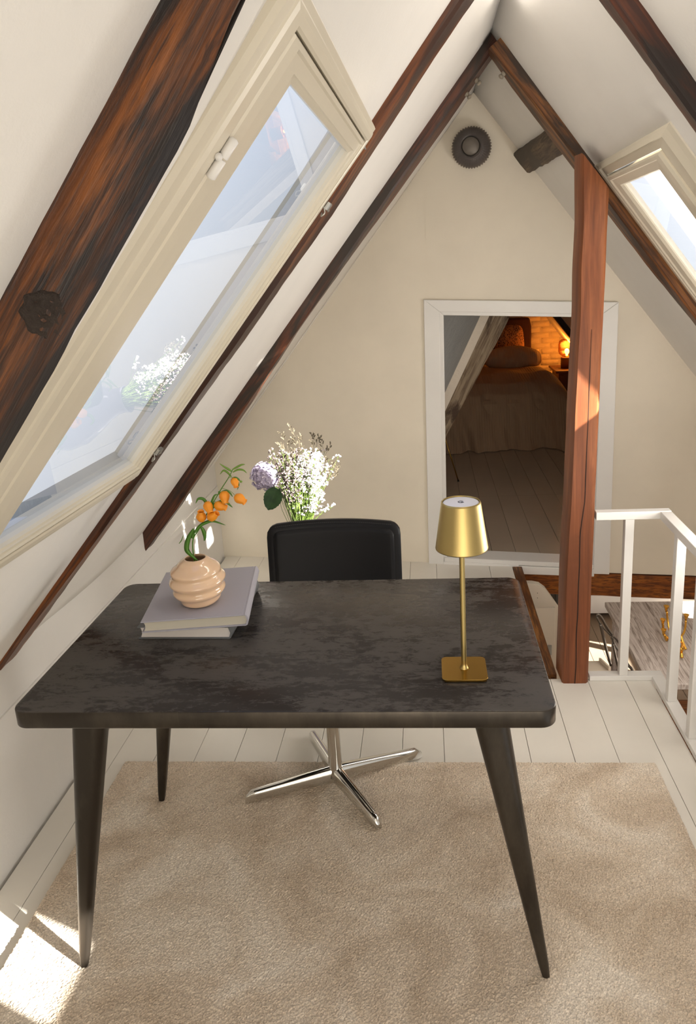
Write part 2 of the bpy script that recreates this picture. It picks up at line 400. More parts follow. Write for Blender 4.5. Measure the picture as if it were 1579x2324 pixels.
# ------------------------------------------------------------------ timber beams on the slopes
def beam(name, label, P, stations, mat, embed=0.035, seed=0, amp=0.004, n=70):
    # stations: (s, y_near, width, o_near, o_far)
    ss = [q[0] for q in stations]
    A = P(ss[0], stations[0][1]); B = P(ss[-1], stations[-1][1])
    ex = (B-A).normalized(); ey = Vector((0, 1, 0)); ey = (ey-ex*ey.dot(ex)).normalized(); ez = ex.cross(ey)
    M = Matrix((ex, ey, ez)).transposed().to_4x4(); M.translation = A; Mi = M.inverted()
    rings = []
    for i in range(n+1):
        s_ = ss[0]+(ss[-1]-ss[0])*i/n
        yn, wd, o0, o1 = [lerp(s_, ss, [q[k_] for q in stations]) for k_ in (1, 2, 3, 4)]
        def nz(k_, a=1.0): return noise.noise(Vector((s_*5.0+seed, k_*3.7, seed*1.3)))*amp*a+noise.noise(Vector((s_*23.0, k_*7.7, seed)))*amp*0.45*a
        yn += nz(1, 1.3); wd += nz(2, 1.5); o0 += nz(3, 0.8); o1 += nz(4, 0.8)
        c = min(0.008, wd*0.2)
        sec = [(yn, -embed), (yn+nz(5, .4), o0-c), (yn+c*0.8, o0), (yn+wd*0.35, o0*0.65+o1*0.35+nz(6, .7)), (yn+wd*0.7, o0*0.3+o1*0.7+nz(7, .7)), (yn+wd-c, o1), (yn+wd+nz(8, .4), o1-c), (yn+wd, -embed)]
        rings.append([Mi @ P(s_+nz(9+k_, 0.2)*0, y_, o_) for k_, (y_, o_) in enumerate(sec)])
    mb = MB().loft(rings)
    me = bpy.data.meshes.new(name); me.from_pydata(mb.v, [], mb.f); me.materials.append(mat); me.update()
    o = bpy.data.objects.new(name, me); C.objects.link(o); o.matrix_world = M
    smooth_angle(o, 35)
    return tag(o, label, 'beam')
beam('rafter', 'thick scorched orange and black timber rafter at the upper left, nearest the camera', PL,
     [(-0.0, 0.585, 0.12, 0.05, 0.03), (0.55, 0.595, 0.11, 0.05, 0.022), (0.7, 0.60, 0.10, 0.046, 0.020), (0.8, 0.60, 0.10, 0.060, 0.026), (1.17, 0.60, 0.10, 0.062, 0.027), (2.3, 0.60, 0.10, 0.062, 0.027)], W_A, seed=1, amp=0.003, n=110)
beam('rafter', 'slim orange-brown timber rafter running down just right of the large left skylight', PL,
     [(0.09, 1.82, 0.10, 0.024, 0.030), (0.5, 1.82, 0.10, 0.022, 0.028), (0.8, 1.82, 0.10, 0.026, 0.032), (1.3, 1.82, 0.10, 0.024, 0.024), (1.85, 1.82, 0.10, 0.022, 0.022), (2.42, 1.82, 0.10, 0.014, 0.014)], W_B, seed=2, amp=0.0035, n=110)
beam('rafter', 'dark reddish timber rafter forming the left leg of the gable frame, ending above the books', PL,
     [(-0.01, 2.95, 0.11, 0.042, 0.049), (0.32, 2.95, 0.11, 0.040, 0.052), (0.64, 2.95, 0.11, 0.039, 0.049), (0.96, 2.95, 0.11, 0.044, 0.042), (1.3, 2.95, 0.11, 0.046, 0.041), (1.6, 2.95, 0.11, 0.050, 0.055), (1.9, 2.95, 0.11, 0.054, 0.056), (2.2, 2.95, 0.11, 0.062, 0.061), (2.45, 2.95, 0.11, 0.055, 0.056)], W_C, seed=3, amp=0.0035, n=110)
beam('rafter', 'brown timber rafter forming the right leg of the gable frame above the post', PR,
     [(0.045, 2.885, 0.10, 0.050, 0.044), (0.2, 2.885, 0.10, 0.042, 0.048), (0.4, 2.885, 0.10, 0.038, 0.045), (1.0, 2.885, 0.10, 0.037, 0.042), (1.3, 2.885, 0.10, 0.037, 0.032), (2.3, 2.885, 0.10, 0.037, 0.03)], W_D, seed=4, amp=0.003, n=110)
beam('rafter', 'dark brown timber rafter with an orange edge at the upper right corner', PR,
     [(0.10, 1.79, 0.10, 0.046, 0.030), (0.4, 1.79, 0.10, 0.044, 0.028), (0.64, 1.79, 0.10, 0.042, 0.023), (1.7, 1.79, 0.10, 0.042, 0.023)], W_E, seed=5, amp=0.003, n=90)
beam('rafter', 'thin blackened timber rafter against the back gable, passing behind the post', PR,
     [(0.47, 3.93, 0.06, 0.014, 0.028), (0.8, 3.93, 0.06, 0.016, 0.030), (1.13, 3.93, 0.06, 0.016, 0.038), (1.45, 3.88, 0.07, 0.016, 0.035), (1.9, 3.80, 0.08, 0.016, 0.03), (2.4, 3.76, 0.10, 0.016, 0.03)], W_F, seed=6, amp=0.006, n=110)
def on_rafter(r, name, mb, mat):
    Mi_ = r.matrix_world.inverted(); me = bpy.data.meshes.new(name); me.from_pydata([Mi_ @ Vector(p) for p in mb.v], [], mb.f); me.materials.append(mat)
    for p in me.polygons: p.use_smooth = True
    o = bpy.data.objects.new(name, me); C.objects.link(o); o.parent = r; return o
W_KN = paint('knot_dark', (0.030, 0.017, 0.010), 0.8, 160, 0.8, 0.2)
CRK = plain('crack_black', (0.010, 0.006, 0.004), 0.95)
bigr = [o for o in bpy.data.objects if o.name == 'rafter'][0]
def crack(s0, s1, yf, oo, w_, seed):
    pts_ = []
    for i in range(60):
        f_ = i/59; s_ = s0+(s1-s0)*f_; pts_.append((s_, yf(f_)+noise.noise(Vector((s_*9, seed, 0)))*.006, oo(f_), w_*math.sin(PI*min(1, f_*1.02+.02))**.5+.0001))
    m_ = MB().loft([[PL(a, b_-ww, o_-.002), PL(a, b_-ww, o_+.0006), PL(a, b_+ww, o_+.0006), PL(a, b_+ww, o_-.002)] for a, b_, o_, ww in pts_])
    on_rafter(bigr, 'crack', m_, CRK)
crack(0.66, 1.25, lambda f_: .636, lambda f_: lerp(f_, [0, .25, 1], [.0370, .0475, .0490]), .0011, 3)
crack(0.68, 1.02, lambda f_: .668, lambda f_: lerp(f_, [0, .3, 1], [.0280, .0365, .0378]), .0010, 8)
kc = PL(0.985, 0.6015, 0.036)
def knf(r, z, th): return (r*(1+.18*noise.noise(Vector((math.cos(th)*2, math.sin(th)*2, 1)))), z+.004*noise.noise(Vector((math.cos(th)*r*220, math.sin(th)*r*220, 5))))
on_rafter(bigr, 'knot', MB().lathe(kc, [(.021, -.004), (.019, .002), (.015, .004), (.012, .0015), (.008, .005), (.005, .0015), (.0, .003)], 30, (0.1, -1, -0.1), knf, cap=False), W_KN)
# purlin stub
def prism_between(P, corners0, corners1, y0, y1, emb, o_, nseg=14, seed=0):
    rings = []
    for i in range(nseg+1):
        t = i/nseg; y = y0+(y1-y0)*t
        a = corners0[0]*(1-t)+corners1[0]*t; b = corners0[1]*(1-t)+corners1[1]*t
        a += noise.noise(Vector((y*9, 1, seed)))*0.006; b += noise.noise(Vector((y*9, 2, seed)))*0.010
        oo = o_+noise.noise(Vector((y*7, 3, seed)))*0.004
        rings.append([P(a, y, -emb), P(a, y, oo-0.006), P(a+0.008, y, oo), P((a+b)/2, y, oo+0.002), P(b-0.008, y, oo), P(b, y, oo-0.006), P(b, y, -emb)])
    return MB().loft(rings)
pm = prism_between(PR, (0.385, 0.492), (0.340, 0.457), 2.99, 3.90, 0.02, 0.032)
o = obj('purlin_block', pm, W_P, origin=PR(0.42, 3.4)); me = o.data
for v in me.vertices: v.co = Vector((v.co.y, -v.co.x, v.co.z))
o.rotation_euler = (0, 0, PI/2); smooth_angle(o, 40)
tag(o, 'short grey-brown timber block between the right rafter and the back gable', 'beam')
# tie beam below the back wall
rings = []
for i in range(31):
    x = 0.47+1.5*i/30; nz = noise.noise(Vector((x*6, 0, 3)))*0.004
    y = by(x)-0.004+nz; zt = -0.036-0.001*(i/30)+nz*0.3; zb = -0.168+nz
    rings.append([(x, y+0.12, zt), (x, y+0.005, zt), (x, y, zt-0.005), (x, y+nz*.3, (zt+zb)/2), (x, y, zb+0.006), (x, y+0.006, zb), (x, y+0.12, zb)])
o = obj('tie_beam', MB().loft(rings), W_T, origin=(0.9, 3.8, -0.1)); smooth_angle(o, 40)
tag(o, 'orange-brown knotty tie beam under the back wall across the stairwell', 'beam')
# post
rings = []
zs = [0.0, 0.02, 0.4, 0.8, 1.15, 1.3, 1.5, 1.75, 1.78, 1.84, 1.90]
postL = [(0.0, 0.492, 0.598, 2.665), (0.47, 0.500, 0.604, 2.675), (0.82, 0.514, 0.610, 2.685), (1.15, 0.524, 0.617, 2.695), (1.3, 0.529, 0.621, 2.70), (1.45, 0.535, 0.626, 2.71), (1.6, 0.539, 0.630, 2.72), (1.76, 0.543, 0.636, 2.73), (1.96, 0.543, 0.64, 2.745)]
nz_ = 60
for i in range(nz_+1):
    z = 1.99*i/nz_
    a, b, y = [lerp(z, [q[0] for q in postL], [q[k_] for q in postL]) for k_ in (1, 2, 3)]
    j = lambda k_: noise.noise(Vector((z*6, k_*5.1, 2)))*0.0022
    a += j(1); b += j(2); c = 0.010; D = 0.118
    def top(x_): return z if z < 1.6 else min(z, PR(0, 0).z-1.303*(x_-RX)-0.037/math.cos(AR)-0.006)
    sec = [(a+0.004, y+c), (a+c, y+j(3)), ((a+b)/2, y+j(4)), (b-c, y+j(5)), (b, y+c), (b, y+D), (a, y+D)]
    rings.append([(px, py, top(px)) for px, py in sec])
mb = MB().loft(rings)
o = obj('timber_post', MB(), W_POST); bpy.data.objects.remove(o)
M = Matrix(((0, 1, 0, 0.54), (0, 0, 1, 2.70), (1, 0, 0, 0), (0, 0, 0, 1)))   # local x runs up the post
Mi = M.inverted(); me = bpy.data.meshes.new('timber_post'); me.from_pydata([Mi @ Vector(p) for p in mb.v], [], mb.f); me.materials.append(W_POST)
post = bpy.data.objects.new('timber_post', me); C.objects.link(post); post.matrix_world = M; smooth_angle(post, 35)
tag(post, 'upright reddish timber post with a long crack, standing at the stairwell corner', 'post')
# the long crack in the post: a thin wandering dark groove part
CRACK = plain('crack_dark', (0.012, 0.006, 0.004), 0.9)
pts = []
for i in range(60):
    z = 0.0+1.38*i/59
    a, b, y = [lerp(z, [q[0] for q in postL], [q[k_] for q in postL]) for k_ in (1, 2, 3)]
    f_ = lerp(z, [0, 0.3, 0.62, 0.75, 0.9, 1.15, 1.38], [0.50, 0.52, 0.50, 0.60, 0.60, 0.58, 0.56])+noise.noise(Vector((z*7, 0, 0)))*0.03
    pts.append((a+(b-a)*f_, y-0.0002, z, lerp(z, [0, 0.3, 0.7, 1.2, 1.38], [0.0016, 0.0017, 0.0012, 0.0009, 0.0003])))
m = MB(); m.loft([[(p[0]-p[3], p[1]+0.002, p[2]), (p[0]-p[3], p[1]-0.001, p[2]), (p[0]+p[3], p[1]-0.001, p[2]), (p[0]+p[3], p[1]+0.002, p[2])] for p in pts])
me = bpy.data.meshes.new('crack'); me.from_pydata([Mi @ Vector(p) for p in m.v], [], m.f); me.materials.append(CRACK)
o = bpy.data.objects.new('crack', me); C.objects.link(o); o.parent = post

# ------------------------------------------------------------------ left skylight (window_1)
def wp(u_, v_, o_): return WP+WU*u_+WV*v_+WN*o_
w1 = thing('window_1', None, None, wp(WL/2, WW/2, 0), kind='structure')
def frame_strip(name, parent, W_, quad, prof0, prof1, mat, bevel=0.003):
    # quad: (u0, u1, v0, v1) box from depth prof0 to prof1
    m = MB(); u0, u1, v0, v1 = quad
    vv = [W_(u, v, o_) for o_ in (prof0, prof1) for u, v in ((u0, v0), (u1, v0), (u1, v1), (u0, v1))]
    m.add(vv, [(0, 3, 2, 1), (4, 5, 6, 7), (0, 1, 5, 4), (1, 2, 6, 5), (2, 3, 7, 6), (3, 0, 4, 7)])
    return obj(name, m, mat, parent, bevel=bevel)
def ring_frame(W_, parent, name, prof, mat):
    # prof: list of (offset_outward, depth) lofted around a rectangle (L, W) with mitred corners, per-side offsets
    pass
def mitred(W_, rect_in, rect_out_list, mat, parent, name):
    """closed mitred moulding: rect_out_list = list of (rect(u0,u1,v0,v1), depth)"""
    m = MB(); rings = []
    for (u0, u1, v0, v1), d in rect_out_list:
        rings.append([W_(u0, v0, d), W_(u0, v1, d), W_(u1, v1, d), W_(u1, v0, d)])
    m.loft(rings, cap=False)
    o = obj(name, m, mat, parent); return o
def grow(r, t, b, n, f): return (r[0]-t, r[1]+b, r[2]-n, r[3]+f)
R0 = (0.0, 0.803, -0.004, 0.553)            # sash opening at the inner face
cas = [  # (rect, depth): from outer plaster contact to inner frame edge
 (grow(R0, .074, .062, .192, .068), -.05), (grow(R0, .074, .062, .188, .068), .002), (grow(R0, .071, .059, .180, .065), .007),
 (grow(R0, .062, .050, .160, .060), .008), (grow(R0, .060, .048, .157, .058), .010), (grow(R0, .054, .040, .148, .053), .012), (grow(R0, .044, .026, .124, .042), .012),
 (grow(R0, .040, .0205, .1165, .038), .010), (grow(R0, .040, .0205, .1165, .038), -.06)]
mitred(wp, R0, cas, CREAM, w1, 'casing')
sash = [(grow(R0, .038, .018, .1135, .034), -.03), (grow(R0, .038, .018, .1135, .034), .006), (grow(R0, .036, .016, .105, .031), .010), (grow(R0, .030, .013, .078, .026), .011),
 (grow(R0, .027, .011, .070, .022), .007), (grow(R0, .010, .005, .028, .010), .006), (grow(R0, .008, .004, .024, .008), .0035), (grow(R0, .0, .0, .0, .0), .001), (grow(R0, .0, -.002, .0, -.003), -.005), (grow(R0, .002, -.002, .002, -.003), -.020)]
o = mitred(wp, R0, sash, CREAM, w1, 'sash')
gl = MB(); g0 = grow(R0, .006, .004, .006, .004)
gl.add([wp(g0[0], g0[2], -.013), wp(g0[0], g0[3], -.013), wp(g0[1], g0[3], -.013), wp(g0[1], g0[2], -.013)], [(0, 1, 2, 3)])
obj('pane', gl, GLASS_L, w1)
of = [(grow(R0, .05, .03, .13, .045), -.024), (grow(R0, .05, .03, .13, .050), -.05), (grow(R0, .036, .030, .036, .030), -.05), (grow(R0, .030, .022, .030, .022), -.022)]
mitred(wp, R0, of, WHITE, w1, 'outer_frame')
# hinge on the near side, two knuckles; small latches on the far side
m = MB(); hu, hv = 0.114, -0.120
m.tube([wp(hu-.026, hv, .016), wp(hu-.024, hv, .016), wp(hu-.002, hv, .016), wp(hu-.001, hv, .016)], [.003, .006, .006, .005], 12)
m.tube([wp(hu+.001, hv, .016), wp(hu+.002, hv, .016), wp(hu+.024, hv, .016), wp(hu+.026, hv, .016)], [.005, .006, .006, .003], 12)
m.tube([wp(hu, hv-.003, .012), wp(hu, hv-.013, .016)], [.004, .0045], 8)
obj('hinge', m, WHITE, w1, True)
STEEL = plain('galvanised_steel', (0.42, 0.42, 0.40), 0.35, 0.9)
for lu in (0.105, 0.770):
    m = MB(); u_, v_ = lu, 0.615
    m.obox(wp(u_, v_, .012), WU, WV, WN, (-.008, -.010, 0), (.008, .012, .010), 0.002)
    m.tube([wp(u_+.004, v_+.010, .016), wp(u_+.008, v_+.018, .020)], [.004, .003], 8)
    m.tube(spline([wp(u_+.006, v_-.010, .012), wp(u_+.014, v_-.016, .022), wp(u_+.024, v_-.014, .020), wp(u_+.018, v_-.006, .016)], 5), .0014, 6)
    obj('latch', m, STEEL, w1)
m = MB(); m.tube([wp(-.034, 0.615, .006), wp(-.030, 0.635, .010)], [.0018, .0018], 6); obj('screw', m, STEEL, w1)

# ------------------------------------------------------------------ right skylight (window_2)
def wr(u_, v_, o_): return PR(u_, v_, o_)
w2 = thing('window_2', None, None, wr(1.05, 2.46, 0), kind='structure')
Q0 = (0.690, 1.42, 2.262, 2.665)
cas2 = [(grow(Q0, .102, .10, .225, .219), -.012), (grow(Q0, .100, .09, .220, .217), .004), (grow(Q0, .094, .085, .200, .150), .010), (grow(Q0, .084, .078, .175, .12), .022),
 (grow(Q0, .080, .074, .165, .112), .016), (grow(Q0, .056, .056, .105, .085), .018), (grow(Q0, .054, .054, .102, .082), -.006)]
mitred(wr, Q0, cas2, CREAM, w2, 'casing')
sash2 = [(grow(Q0, .050, .05, .098, .078), -.004), (grow(Q0, .050, .05, .098, .078), .022), (grow(Q0, .046, .046, .088, .074), .028), (grow(Q0, .036, .034, .060, .060), .029), (grow(Q0, .032, .030, .052, .052), .025),
 (grow(Q0, .006, .008, .010, .012), .023), (grow(Q0, 0, 0, 0, 0), .016), (grow(Q0, 0, 0, 0, -.002), .012), (grow(Q0, 0, 0, 0, -.002), .006), (grow(Q0, .0, .0, .0, -.003), -.003)]
mitred(wr, Q0, sash2, CREAM, w2, 'sash')
gm = MB().add([wr(Q0[0], Q0[2], .009), wr(Q0[0], Q0[3], .009), wr(Q0[1], Q0[3], .009), wr(Q0[1], Q0[2], .009)], [(0, 1, 2, 3)])
obj('pane', gm, GLASS_R, w2)
DARKM = plain('stay_grey', (0.16, 0.15, 0.13), 0.45, 0.6)
m = MB(); c0 = wr(0.885, 2.215, .034)
uA = (PR(1, 2)-PR(0, 2)).normalized(); vA = Vector((0, 1, 0)); nA = uA.cross(vA); nA = nA if nA.x < 0 else -nA
m.obox(c0, vA, uA, nA, (-.13, -.008, -.004), (-.01, .008, .008), 0.002)
m.tube([c0+vA*-.012+nA*.002, c0+vA*.012+nA*.004, c0+vA*.034+nA*.006], [.0075, .005, .0012], 8)
m.tube([c0+vA*.0+nA*.002+uA*.006, c0+vA*.030+nA*.004+uA*.010], [.003, .001], 6)
obj('stay', m, DARKM, w2)

# ------------------------------------------------------------------ knobs near the apex, wall lamp
CERA = plain('old_ceramic', (0.30, 0.26, 0.20), 0.5)
def knob(label, p, d):
    m = MB(); m.lathe(p, [(0.0, -.006), (.008, -.006), (.0085, 0), (.0085, .008), (.005, .010), (.005, .014), (.009, .016), (.0095, .020), (.006, .023), (.002, .0235)], 14, d)
    o = obj('insulator_knob', m, CERA, None, True, origin=p); tag(o, label, 'knob', 'ceramic knobs under the rafter apex')
knob('small ceramic knob on the left rafter, the one nearest the apex', PL(0.135, 3.02, 0.047)+Vector((0, 0, 0)), (0.55, -0.25, -0.6))
knob('small ceramic knob on the left rafter, the lower of the two there', PL(0.192, 3.02, 0.047), (0.55, -0.25, -0.6))
knob('small ceramic knob on the right rafter near the apex', PR(0.135, 2.94, 0.046), (-0.55, -0.25, -0.6))
SMOKE = bpy.data.materials.new('smoked_glass'); SMOKE.use_nodes = True; t = SMOKE.node_tree; t.nodes.clear(); o_ = N(t, 'ShaderNodeOutputMaterial')
tr = N(t, 'ShaderNodeBsdfTransparent'); tr.inputs[0].default_value = (0.62, 0.57, 0.54, 1); g_ = N(t, 'ShaderNodeBsdfPrincipled'); g_.inputs['Base Color'].default_value = (0.20, 0.175, 0.165, 1); g_.inputs['Roughness'].default_value = .15; mx = N(t, 'ShaderNodeMixShader'); mx.inputs[0].default_value = 0.42
t.links.new(tr.outputs[0], mx.inputs[1]); t.links.new(g_.outputs[0], mx.inputs[2]); t.links.new(mx.outputs[0], o_.inputs[0])
LAMPC = Vector((0.250, 3.895, 2.160)); LN = Vector((-0.13, -0.991, 0))
DARKB = plain('dark_bronze', (0.05, 0.045, 0.04), 0.35, 0.7)
lt = thing('wall_lamp', 'round ribbed smoked-glass wall lamp high on the back gable', 'lamp', LAMPC)
m = MB()
def rib(r, z, th): return (r*(1+0.030*math.cos(44*th)*(1 if r > 0.045 else 0)), z)
m.lathe(LAMPC, [(.050, .012), (.070, .012), (.088, .022), (.094, .040), (.090, .058), (.078, .074), (.060, .084), (.046, .088), (.044, .084), (.058, .079), (.074, .069), (.085, .056), (.088, .040), (.083, .026), (.068, .018), (.050, .018)], 176, LN, rib, cap=False)
obj('lamp_shade', m, SMOKE, lt, True)
m = MB(); m.lathe(LAMPC, [(.0, .0), (.055, .0), (.055, .010), (.050, .014), (.0, .014)], 40, LN); obj('backplate', m, DARKB, lt, True)
m = MB(); m.lathe(LAMPC, [(.046, .014), (.049, .030), (.049, .080), (.045, .086), (.041, .086), (.041, .080), (.0, .079)], 48, LN, cap=False); obj('collar', m, DARKB, lt, True)
m = MB(); m.lathe(LAMPC, [(.040, .080), (.040, .092), (.036, .096), (.020, .0985), (.0, .099)], 40, LN, cap=False); obj('cap', m, plain('lamp_cap', (0.16, 0.14, 0.12), 0.4, 0.3), lt, True)

# ------------------------------------------------------------------ railing
rail = thing('stair_railing', 'white painted wooden railing around the stairwell on the right', 'railing', (0.86, 2.69, 0))
m = MB().box((0.606, 2.682, 0.0), (0.892, 2.724, 0.021)); obj('curb', m, WHITE, rail, bevel=.002)
m = MB().box((0.846, 1.2, 0.0), (0.892, 2.682, 0.021)); obj('curb', m, WHITE, rail, bevel=.002)
m = MB().box((0.6145, 2.686, 0.672), (0.888, 2.722, 0.703)); obj('handrail', m, WHITE, rail, bevel=.002)
m = MB().box((0.848, 1.2, 0.670), (0.888, 2.686, 0.701)); obj('handrail', m, WHITE, rail, bevel=.002)
for x_, y_ in ((0.738, 2.703), (0.868, 2.520), (0.868, 2.295), (0.868, 2.07), (0.868, 1.845)):
    m = MB().box((x_-.0165, y_-.0165, 0.021), (x_+.0165, y_+.0165, 0.672)); obj('baluster', m, WHITE, rail, bevel=.002)

# ------------------------------------------------------------------ rug
RUG = paint('carpet', (0.50, 0.41, 0.31), 0.95, 420, 0.4, 0.0, 0.002)
t = RUG.node_tree; b = t.nodes['Principled BSDF']
f1, _ = tex(t, 3.2, detail=6, rough=0.6, dist=0.8); f2, _ = tex(t, 260, detail=3); f3, _ = tex(t, 420, detail=2)
c1 = ramp(t, f1, [(0.34, (0.52, 0.41, 0.30)), (0.50, (0.66, 0.55, 0.43)), (0.65, (0.78, 0.69, 0.58))])
c2 = ramp(t, f2, [(0.3, (0.5, 0.5, 0.5)), (0.7, (1.35, 1.35, 1.35))])
t.links.new(mixc(t, 0.75, c1, c2, 'MULTIPLY'), b.inputs['Base Color']); b.inputs['Specular IOR Level'].default_value = 0.1
b.inputs['Sheen Weight'].default_value = 0.25; b.inputs['Sheen Roughness'].default_value = 0.6
def rugmesh():
    x0, x1, y0, y1 = -1.090, 0.712, 0.80, 2.168; st = 0.0032
    nx, ny = int((x1-x0)/st), int((y1-y0)/st); rnd = random.Random(3)
    v = []; f = []
    for j in range(ny+1):
        for i in range(nx+1):
            x = x0+(x1-x0)*i/nx; y = y0+(y1-y0)*j/ny
            e_ = min(i, nx-i, j, ny-j); h = 0.0165*min(1.0, (e_/3.0))**0.5
            jit = st*0.45
            if e_ > 0: h += rnd.uniform(-0.0016, 0.0016); x += rnd.uniform(-jit, jit); y += rnd.uniform(-jit, jit)
            else: x += rnd.uniform(-.0022, .0022); y += rnd.uniform(-.0022, .0022)
            v.append((x, y, max(0.001, h)))
    w_ = nx+1
    for j in range(ny):
        for i in range(nx): f.append((j*w_+i, j*w_+i+1, (j+1)*w_+i+1, (j+1)*w_+i))
    m = MB(); m.v = v; m.f = f; return m
ro = obj('rug', rugmesh(), RUG, None, False, origin=(-0.19, 1.36, 0)); tag(ro, 'soft beige short-pile rug under the desk', 'rug')

# ------------------------------------------------------------------ desk
DM, t, b = nmat('worn_steel')
n1, _ = tex(t, 3.0, (1.0, 2.2, 1), detail=10, rough=0.72, dist=0.4); n2, _ = tex(t, 26, (1, 2.6, 1), detail=8, rough=0.8, dist=0.5); n3, _ = tex(t, 1.0, (3, 260, 30), detail=4)
add = N(t, 'ShaderNodeMath', operation='ADD'); t.links.new(n1, add.inputs[0]); t.links.new(n2, add.inputs[1])
wear = ramp(t, add.outputs[0], [(0.0, (0, 0, 0)), (0.99, (0, 0, 0)), (1.0, (1, 1, 1))])
add2 = N(t, 'ShaderNodeMath', operation='MULTIPLY'); t.links.new(add.outputs[0], add2.inputs[0]); add2.inputs[1].default_value = 0.5
wear = ramp(t, add2.outputs[0], [(0.47, (0, 0, 0)), (0.54, (1, 1, 1))])
dc = mixc(t, wear, (0.036, 0.030, 0.027), (0.080, 0.070, 0.062))
dc = mixc(t, ramp(t, n3, [(0.70, (0, 0, 0)), (0.78, (0.5, 0.5, 0.5))]), dc, (0.16, 0.145, 0.13))
t.links.new(dc, b.inputs['Base Color']); b.inputs['Metallic'].default_value = 0.1; b.inputs['Specular IOR Level'].default_value = 0.25
mr = N(t, 'ShaderNodeMapRange'); mr.inputs['To Min'].default_value = 0.20; mr.inputs['To Max'].default_value = 0.42; t.links.new(wear, mr.inputs[0]); t.links.new(mr.outputs[0], b.inputs['Roughness'])
bump(t, b, n2, 0.05, 0.002)
LM, t, b = nmat('dark_steel_leg')
n1, _ = tex(t, 6.0, (1, 1, 0.4), detail=8, rough=0.7); n2, _ = tex(t, 1.0, (40, 40, 2.0), detail=5)
lc = mixc(t, ramp(t, n1, [(0.45, (0, 0, 0)), (0.62, (1, 1, 1))]), (0.040, 0.033, 0.026), (0.072, 0.060, 0.047))
t.links.new(mixc(t, ramp(t, n2, [(0.68, (0, 0, 0)), (0.80, (0.6, 0.6, 0.6))]), lc, (0.20, 0.17, 0.14)), b.inputs['Base Color'])
b.inputs['Metallic'].default_value = 0.7; b.inputs['Roughness'].default_value = 0.33
TX0, TX1, TY0, TY1, TZ = -0.9135, 0.2432, 1.339, 2.0043, 0.750
tcx, tcy = (TX0+TX1)/2, (TY0+TY1)/2
desk = thing('desk', 'worn dark steel desk with rounded corners and tapered splayed legs', 'desk', (tcx, tcy, 0.0))
def rr_rings(w_, d_, r, zs_, cx_, cy_, n=8):
    return [[(cx_+px, cy_+py, z) for px, py in rrect(w_-2*ins, d_-2*ins, max(0.004, r-ins), n)] for z, ins in zs_]
m = MB(); m.loft(rr_rings(TX1-TX0, TY1-TY0, 0.034, [(TZ-.0406, .004), (TZ-.0396, .001), (TZ-.038, 0), (TZ-.003, 0), (TZ-.001, .001), (TZ, .003)], tcx, tcy))
o = obj('tabletop', m, DM, desk); o.data.materials.append(LM); smooth_angle(o, 50)
for p in o.data.polygons:
    if abs(p.normal.z) < 0.6: p.material_index = 1
m = MB(); m.box((TX0+.125, TY0+.030, TZ-.058), (TX1-.125, TY0+.045, TZ-.0405)); m.box((TX0+.125, TY1-.045, TZ-.058), (TX1-.125, TY1-.030, TZ-.0405)); m.box((TX0+.05, TY0+.12, TZ-.058), (TX0+.065, TY1-.12, TZ-.0405)); m.box((TX1-.065, TY0+.12, TZ-.058), (TX1-.05, TY1-.12, TZ-.0405))
obj('apron', m, LM, desk)
def leg(tx_, ty_, bx_, by_, sx_, sy_):
    # L-folded tapering steel leg, rounded outer corner; sx,sy = outward signs
    rings = []; n = 16
    for i in range(n+1):
        f_ = i/n; z = (TZ-.041)*(1-f_)+0.010*f_
        cx_ = tx_+(bx_-tx_)*f_; cy_ = ty_+(by_-ty_)*f_; w_ = 0.076*(1-f_)+0.021*f_; d_ = 0.070*(1-f_)+0.020*f_
        if i == n: w_ *= 0.8; d_ *= 0.8
        rings.append([(cx_+px*1.0, cy_+py, z) for px, py in rrect(w_, d_, min(w_, d_)*0.36, 6)])
    m = MB().loft(rings); o = obj('leg', m, LM, desk); smooth_angle(o, 50); return o
leg(-0.765, 1.405, -0.8795, 1.388, -1, -1); leg(0.110, 1.405, 0.235, 1.392, 1, -1)
leg(-0.775, 1.938, -0.888, 1.970, -1, 1); leg(0.110, 1.938, 0.235, 1.970, 1, 1)

